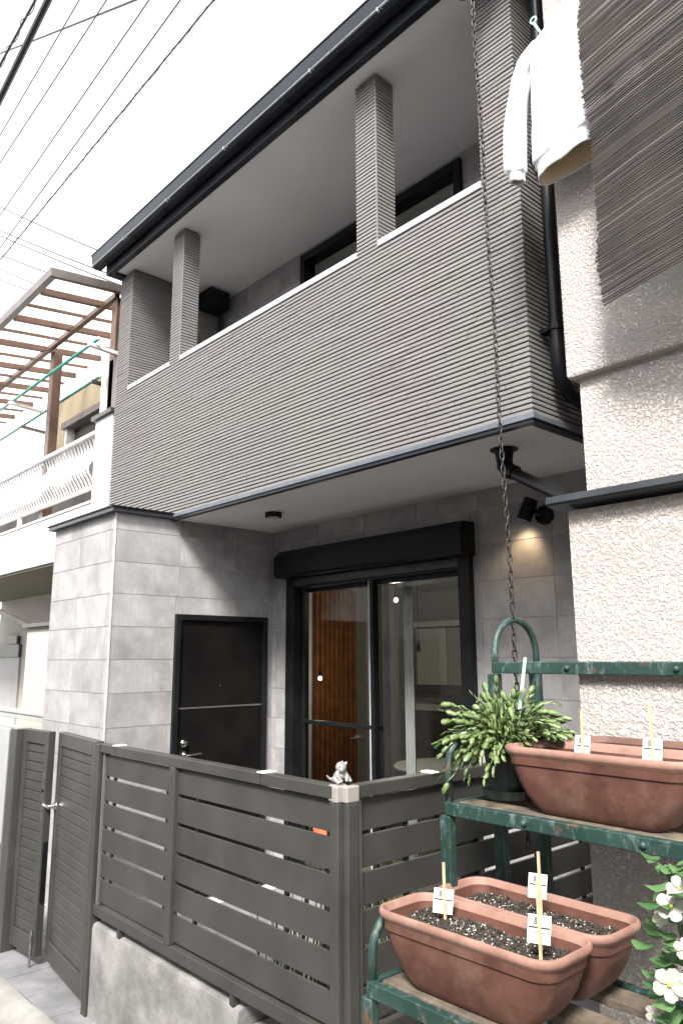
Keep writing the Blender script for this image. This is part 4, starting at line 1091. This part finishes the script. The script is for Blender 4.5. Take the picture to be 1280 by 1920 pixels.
# terrace roof
TY0, TY1, TZ, RISE = 2.22, 3.50, 5.03, .10
def tz(y_): return TZ+RISE*(y_-TY0)
MB().bar((-13, TY0, TZ), (-6.30, TY0, TZ), .06, .085).build('roof_beam', 'bronze_aluminium', LN, bevel=.005)
MB().bar((-6.30, TY0-.03, TZ), (-6.30, TY1, tz(TY1)), .05, .085).build('roof_beam', 'bronze_aluminium', LN, bevel=.005)
for yy in (2.85,): MB().bar((-13, yy, tz(yy)-.05), (-6.33, yy, tz(yy)-.05), .05, .05).build('purlin', 'brown_aluminium', LN)
x = -6.685; k = 1
while x > -12.9:
    MB().bar((x, TY0+.04, TZ-.01), (x, TY1, tz(TY1)-.01), .05 if k % 2 else .022, .06 if k % 2 else .03).build('rafter', 'brown_aluminium', LN); x -= .365; k += 1
x = -6.35; 
while x > -12.8:
    MB().add([(x, TY0+.04, TZ+.035), (x-.595, TY0+.04, TZ+.035), (x-.595, TY1, tz(TY1)+.035), (x, TY1, tz(TY1)+.035)], [(0, 1, 2, 3)]).build('roof_panel', 'translucent_panel', LN); x -= .60
for (x, y_) in ((-6.38, 2.90), (-8.05, 2.95), (-10.3, 2.95)):
    MB().box((x-.06, y_-.05, 3.0), (x+.05, y_+.05, tz(y_)-.07)).build('roof_post', 'brown_aluminium', LN, bevel=.004)
# laundry poles
for i, (p1, p2, yy) in enumerate((((0, 772), (186, 632), 2.62), ((0, 826), (188, 706), 3.12))):
    a = at(*p1, y=yy); b = at(*p2, y=yy)
    a.z = b.z = (a.z+b.z)/2; d = (a-b).normalized()
    t = thing('laundry_pole', ('green laundry pole in front of the brown terrace posts', 'green laundry pole under the terrace roof by the wall')[i], 'pole', b, 'laundry poles')
    MB().tube([b, a+d*1.6], .016, 10).build('tube', 'green_pole', t, smooth=True); MB().ball(b, .019, 8, 6).build('end_cap', 'white_rail', t)
    for s_ in (.10, 2.2):
        q = b+d*s_
        MB().bar((q.x, q.y-.05, q.z-.035), (q.x, 2.95 if i == 0 else 3.43, q.z-.06), .05, .03).build('bracket', 'white_rail' if i == 0 else 'bronze_aluminium', t)
# ground floor of the left neighbour
MB().box((-13.0, NY+1.3, -.2), (-9.43, NY+1.5, 2.56)).build('ground_wall', 'stucco_far', LN)
MB().box((-7.30, NY+.25, 1.9), (-6.6, NY+1.0, 2.59)).build('pier', 'stucco_far', LN)
MB().box((-7.62, NY-.15, -.2), (-6.15, NY+.9, 1.93)).build('side_wall', 'stucco_far', LN, bevel=.006)
MB().box((-7.66, NY-.19, 1.93), (-6.12, NY+.94, 1.965)).build('side_wall_cap', 'far_dark', LN)
gw0, gw1 = at(0, 1210, y=4.13), at(38, 1232, y=4.13)
MB().box((-13.0, 4.10, gw1.z), (gw1.x, 4.148, gw0.z)).build('shutter_head', 'far_dark', LN)
MB().box((-13.0, 4.12, -.2), (gw1.x, 4.148, gw1.z-.003)).build('shutter', 'far_grey', LN)
v0, v1 = at(19, 1193, y=4.11), at(34, 1209, y=4.11)
MB().box((v0.x, 4.09, v1.z), (v1.x, 4.148, v0.z)).build('vent', 'far_dark', LN, bevel=.02)
MB().bar((-7.65, NY-.1, 1.95), (-9.2, NY-.35, 2.35), .06, .04).build('canopy_edge', 'far_dark', LN)
# light grey metal frame and bin store beside the gate
gq = at(94, 1338, y=2.45); gx = gq.x; gz = gq.z
GF = thing('side_gate', 'light grey metal framed side gate beyond the narrow gate leaf', 'gate', (gx-.6, 2.45, FLOOR))
for (a, b) in (((gx-1.4, 2.42, gz-.03), (gx, 2.50, gz)), ((gx-1.4, 2.43, gz-.075), (gx-.01, 2.48, gz-.031)), ((gx-.09, 2.43, FLOOR), (gx-.02, 2.48, gz-.076)), ((gx-1.4, 2.43, FLOOR), (gx-1.33, 2.48, gz-.076)), ((gx-1.33, 2.44, gz-.17), (gx-.09, 2.47, gz-.14))):
    MB().box(a, b).build('frame_bar', 'grey_frame', GF, bevel=.004)
MB().box((gx-1.33, 2.45, .05), (gx-.09, 2.46, gz-.19)).build('infill_panel', 'grey_frame', GF)
# opposite side of the lane (behind the viewer, mirrored in the window panes)
OH = thing('opposite_house', 'pale grey two-storey house across the lane', 'house', (-4, -5, -.2))
MB().box((-14, -9, -.2), (9, -3.4, 5.0)).build('wall', 'far_grey', OH)
MB().loft([[Vector((x, a, b)) for a, b in ((-2.9, 5.0), (-6.2, 6.4), (-9.5, 5.0))] for x in (-14.4, 9.4)]).build('roof', 'far_dark', OH)
for x0 in (-11, -7.2, -3.4, .4, 4.2):
    w_ = MB().box((x0, -3.42, 3.1), (x0+1.6, -3.38, 4.3)).build('window', 'far_dark', OH); MB().box((x0-.06, -3.44, 3.0), (x0+1.66, -3.36, 3.09)).build('sill', 'white_rail', w_)
    w_ = MB().box((x0, -3.42, .2), (x0+1.7, -3.38, 2.0)).build('window', 'far_dark', OH); MB().box((x0+.82, -3.44, .2), (x0+.88, -3.38, 2.0)).build('mullion', 'white_rail', w_)
MB().box((-14, -3.37, -.2), (9, -3.25, .9)).build('garden_wall', 'concrete_pale', OH)

# ------------------------------------------------------------------ overhead cables
def cable(name, label, a, b, ya, yb_, r, ext=1.6, sag=.06, group='overhead cables'):
    A = at(*a, y=ya); B = at(*b, y=yb_); d = B-A
    A2, B2 = A-d*ext, B+d*ext
    pts = [A2.lerp(B2, i/24) for i in range(25)]
    for i, p in enumerate(pts): p.z -= sag*(1-((i-12)/12)**2)*d.length*.2
    if name == 'wrapped_cable':
        m = MB().tube(pts, r, 6)
        hel = []
        L = (B2-A2).length; u = (B2-A2).normalized().orthogonal().normalized(); w = (B2-A2).normalized().cross(u)
        n = int(L/.045)
        for i in range(n):
            t = i/n; p = pts[min(23, int(t*24))].lerp(pts[min(24, int(t*24)+1)], t*24-int(t*24))
            hel.append(p+(u*math.cos(i*.7)+w*math.sin(i*.7))*(r*1.6+.005*abs(math.sin(i*.31))))
        m.tube(hel, r*.35, 4); o = m.build('cable', 'cable')
    else:
        o = MB().tube(pts, r, 6).build('cable', 'cable')
    return tag(o, label, 'cable', group)
C_ = [('cable', 'thick black cable at the upper left corner of the sky', (90, 0), (0, 185), 1.6, .026),
      ('wrapped_cable', 'spiral wrapped cable beside the thick black one', (66, 0), (0, 122), 1.9, .012),
      ('cable', 'thin cable crossing the others at a shallow angle', (233, 0), (0, 95), 2.4, .010),
      ('cable', 'first thin cable past the thick black one', (147, 0), (0, 252), 1.8, .0042),
      ('cable', 'second thin cable past the thick black one', (197, 0), (0, 303), 1.8, .0042),
      ('cable', 'third thin cable past the thick black one', (275, 0), (0, 400), 1.9, .0042),
      ('cable', 'fourth thin cable past the thick black one', (332, 0), (0, 460), 1.9, .0042),
      ('wrapped_cable', 'twisted cable running nearest the roof gutter', (392, 0), (0, 482), 2.0, .005),
      ('cable', 'topmost service wire running behind the roof corner', (0, 382), (195, 467), 9.0, .024),
      ('cable', 'upper wire of the close pair behind the roof corner', (0, 426), (215, 510), 9.0, .024),
      ('cable', 'lower wire of the close pair behind the roof corner', (0, 436), (230, 528), 9.0, .024),
      ('cable', 'faint wire running down to the terrace roof corner', (0, 474), (95, 510), 9.0, .024),
      ('cable', 'second lowest faint wire above the terrace roof', (0, 502), (72, 532), 9.0, .022),
      ('cable', 'lowest faint wire above the terrace roof', (0, 522), (62, 545), 9.0, .022)]
for nm, lb, a, b, yv, r in C_: cable(nm, lb, a, b, yv, yv, r, ext=(1.4 if yv < 5 else .6))
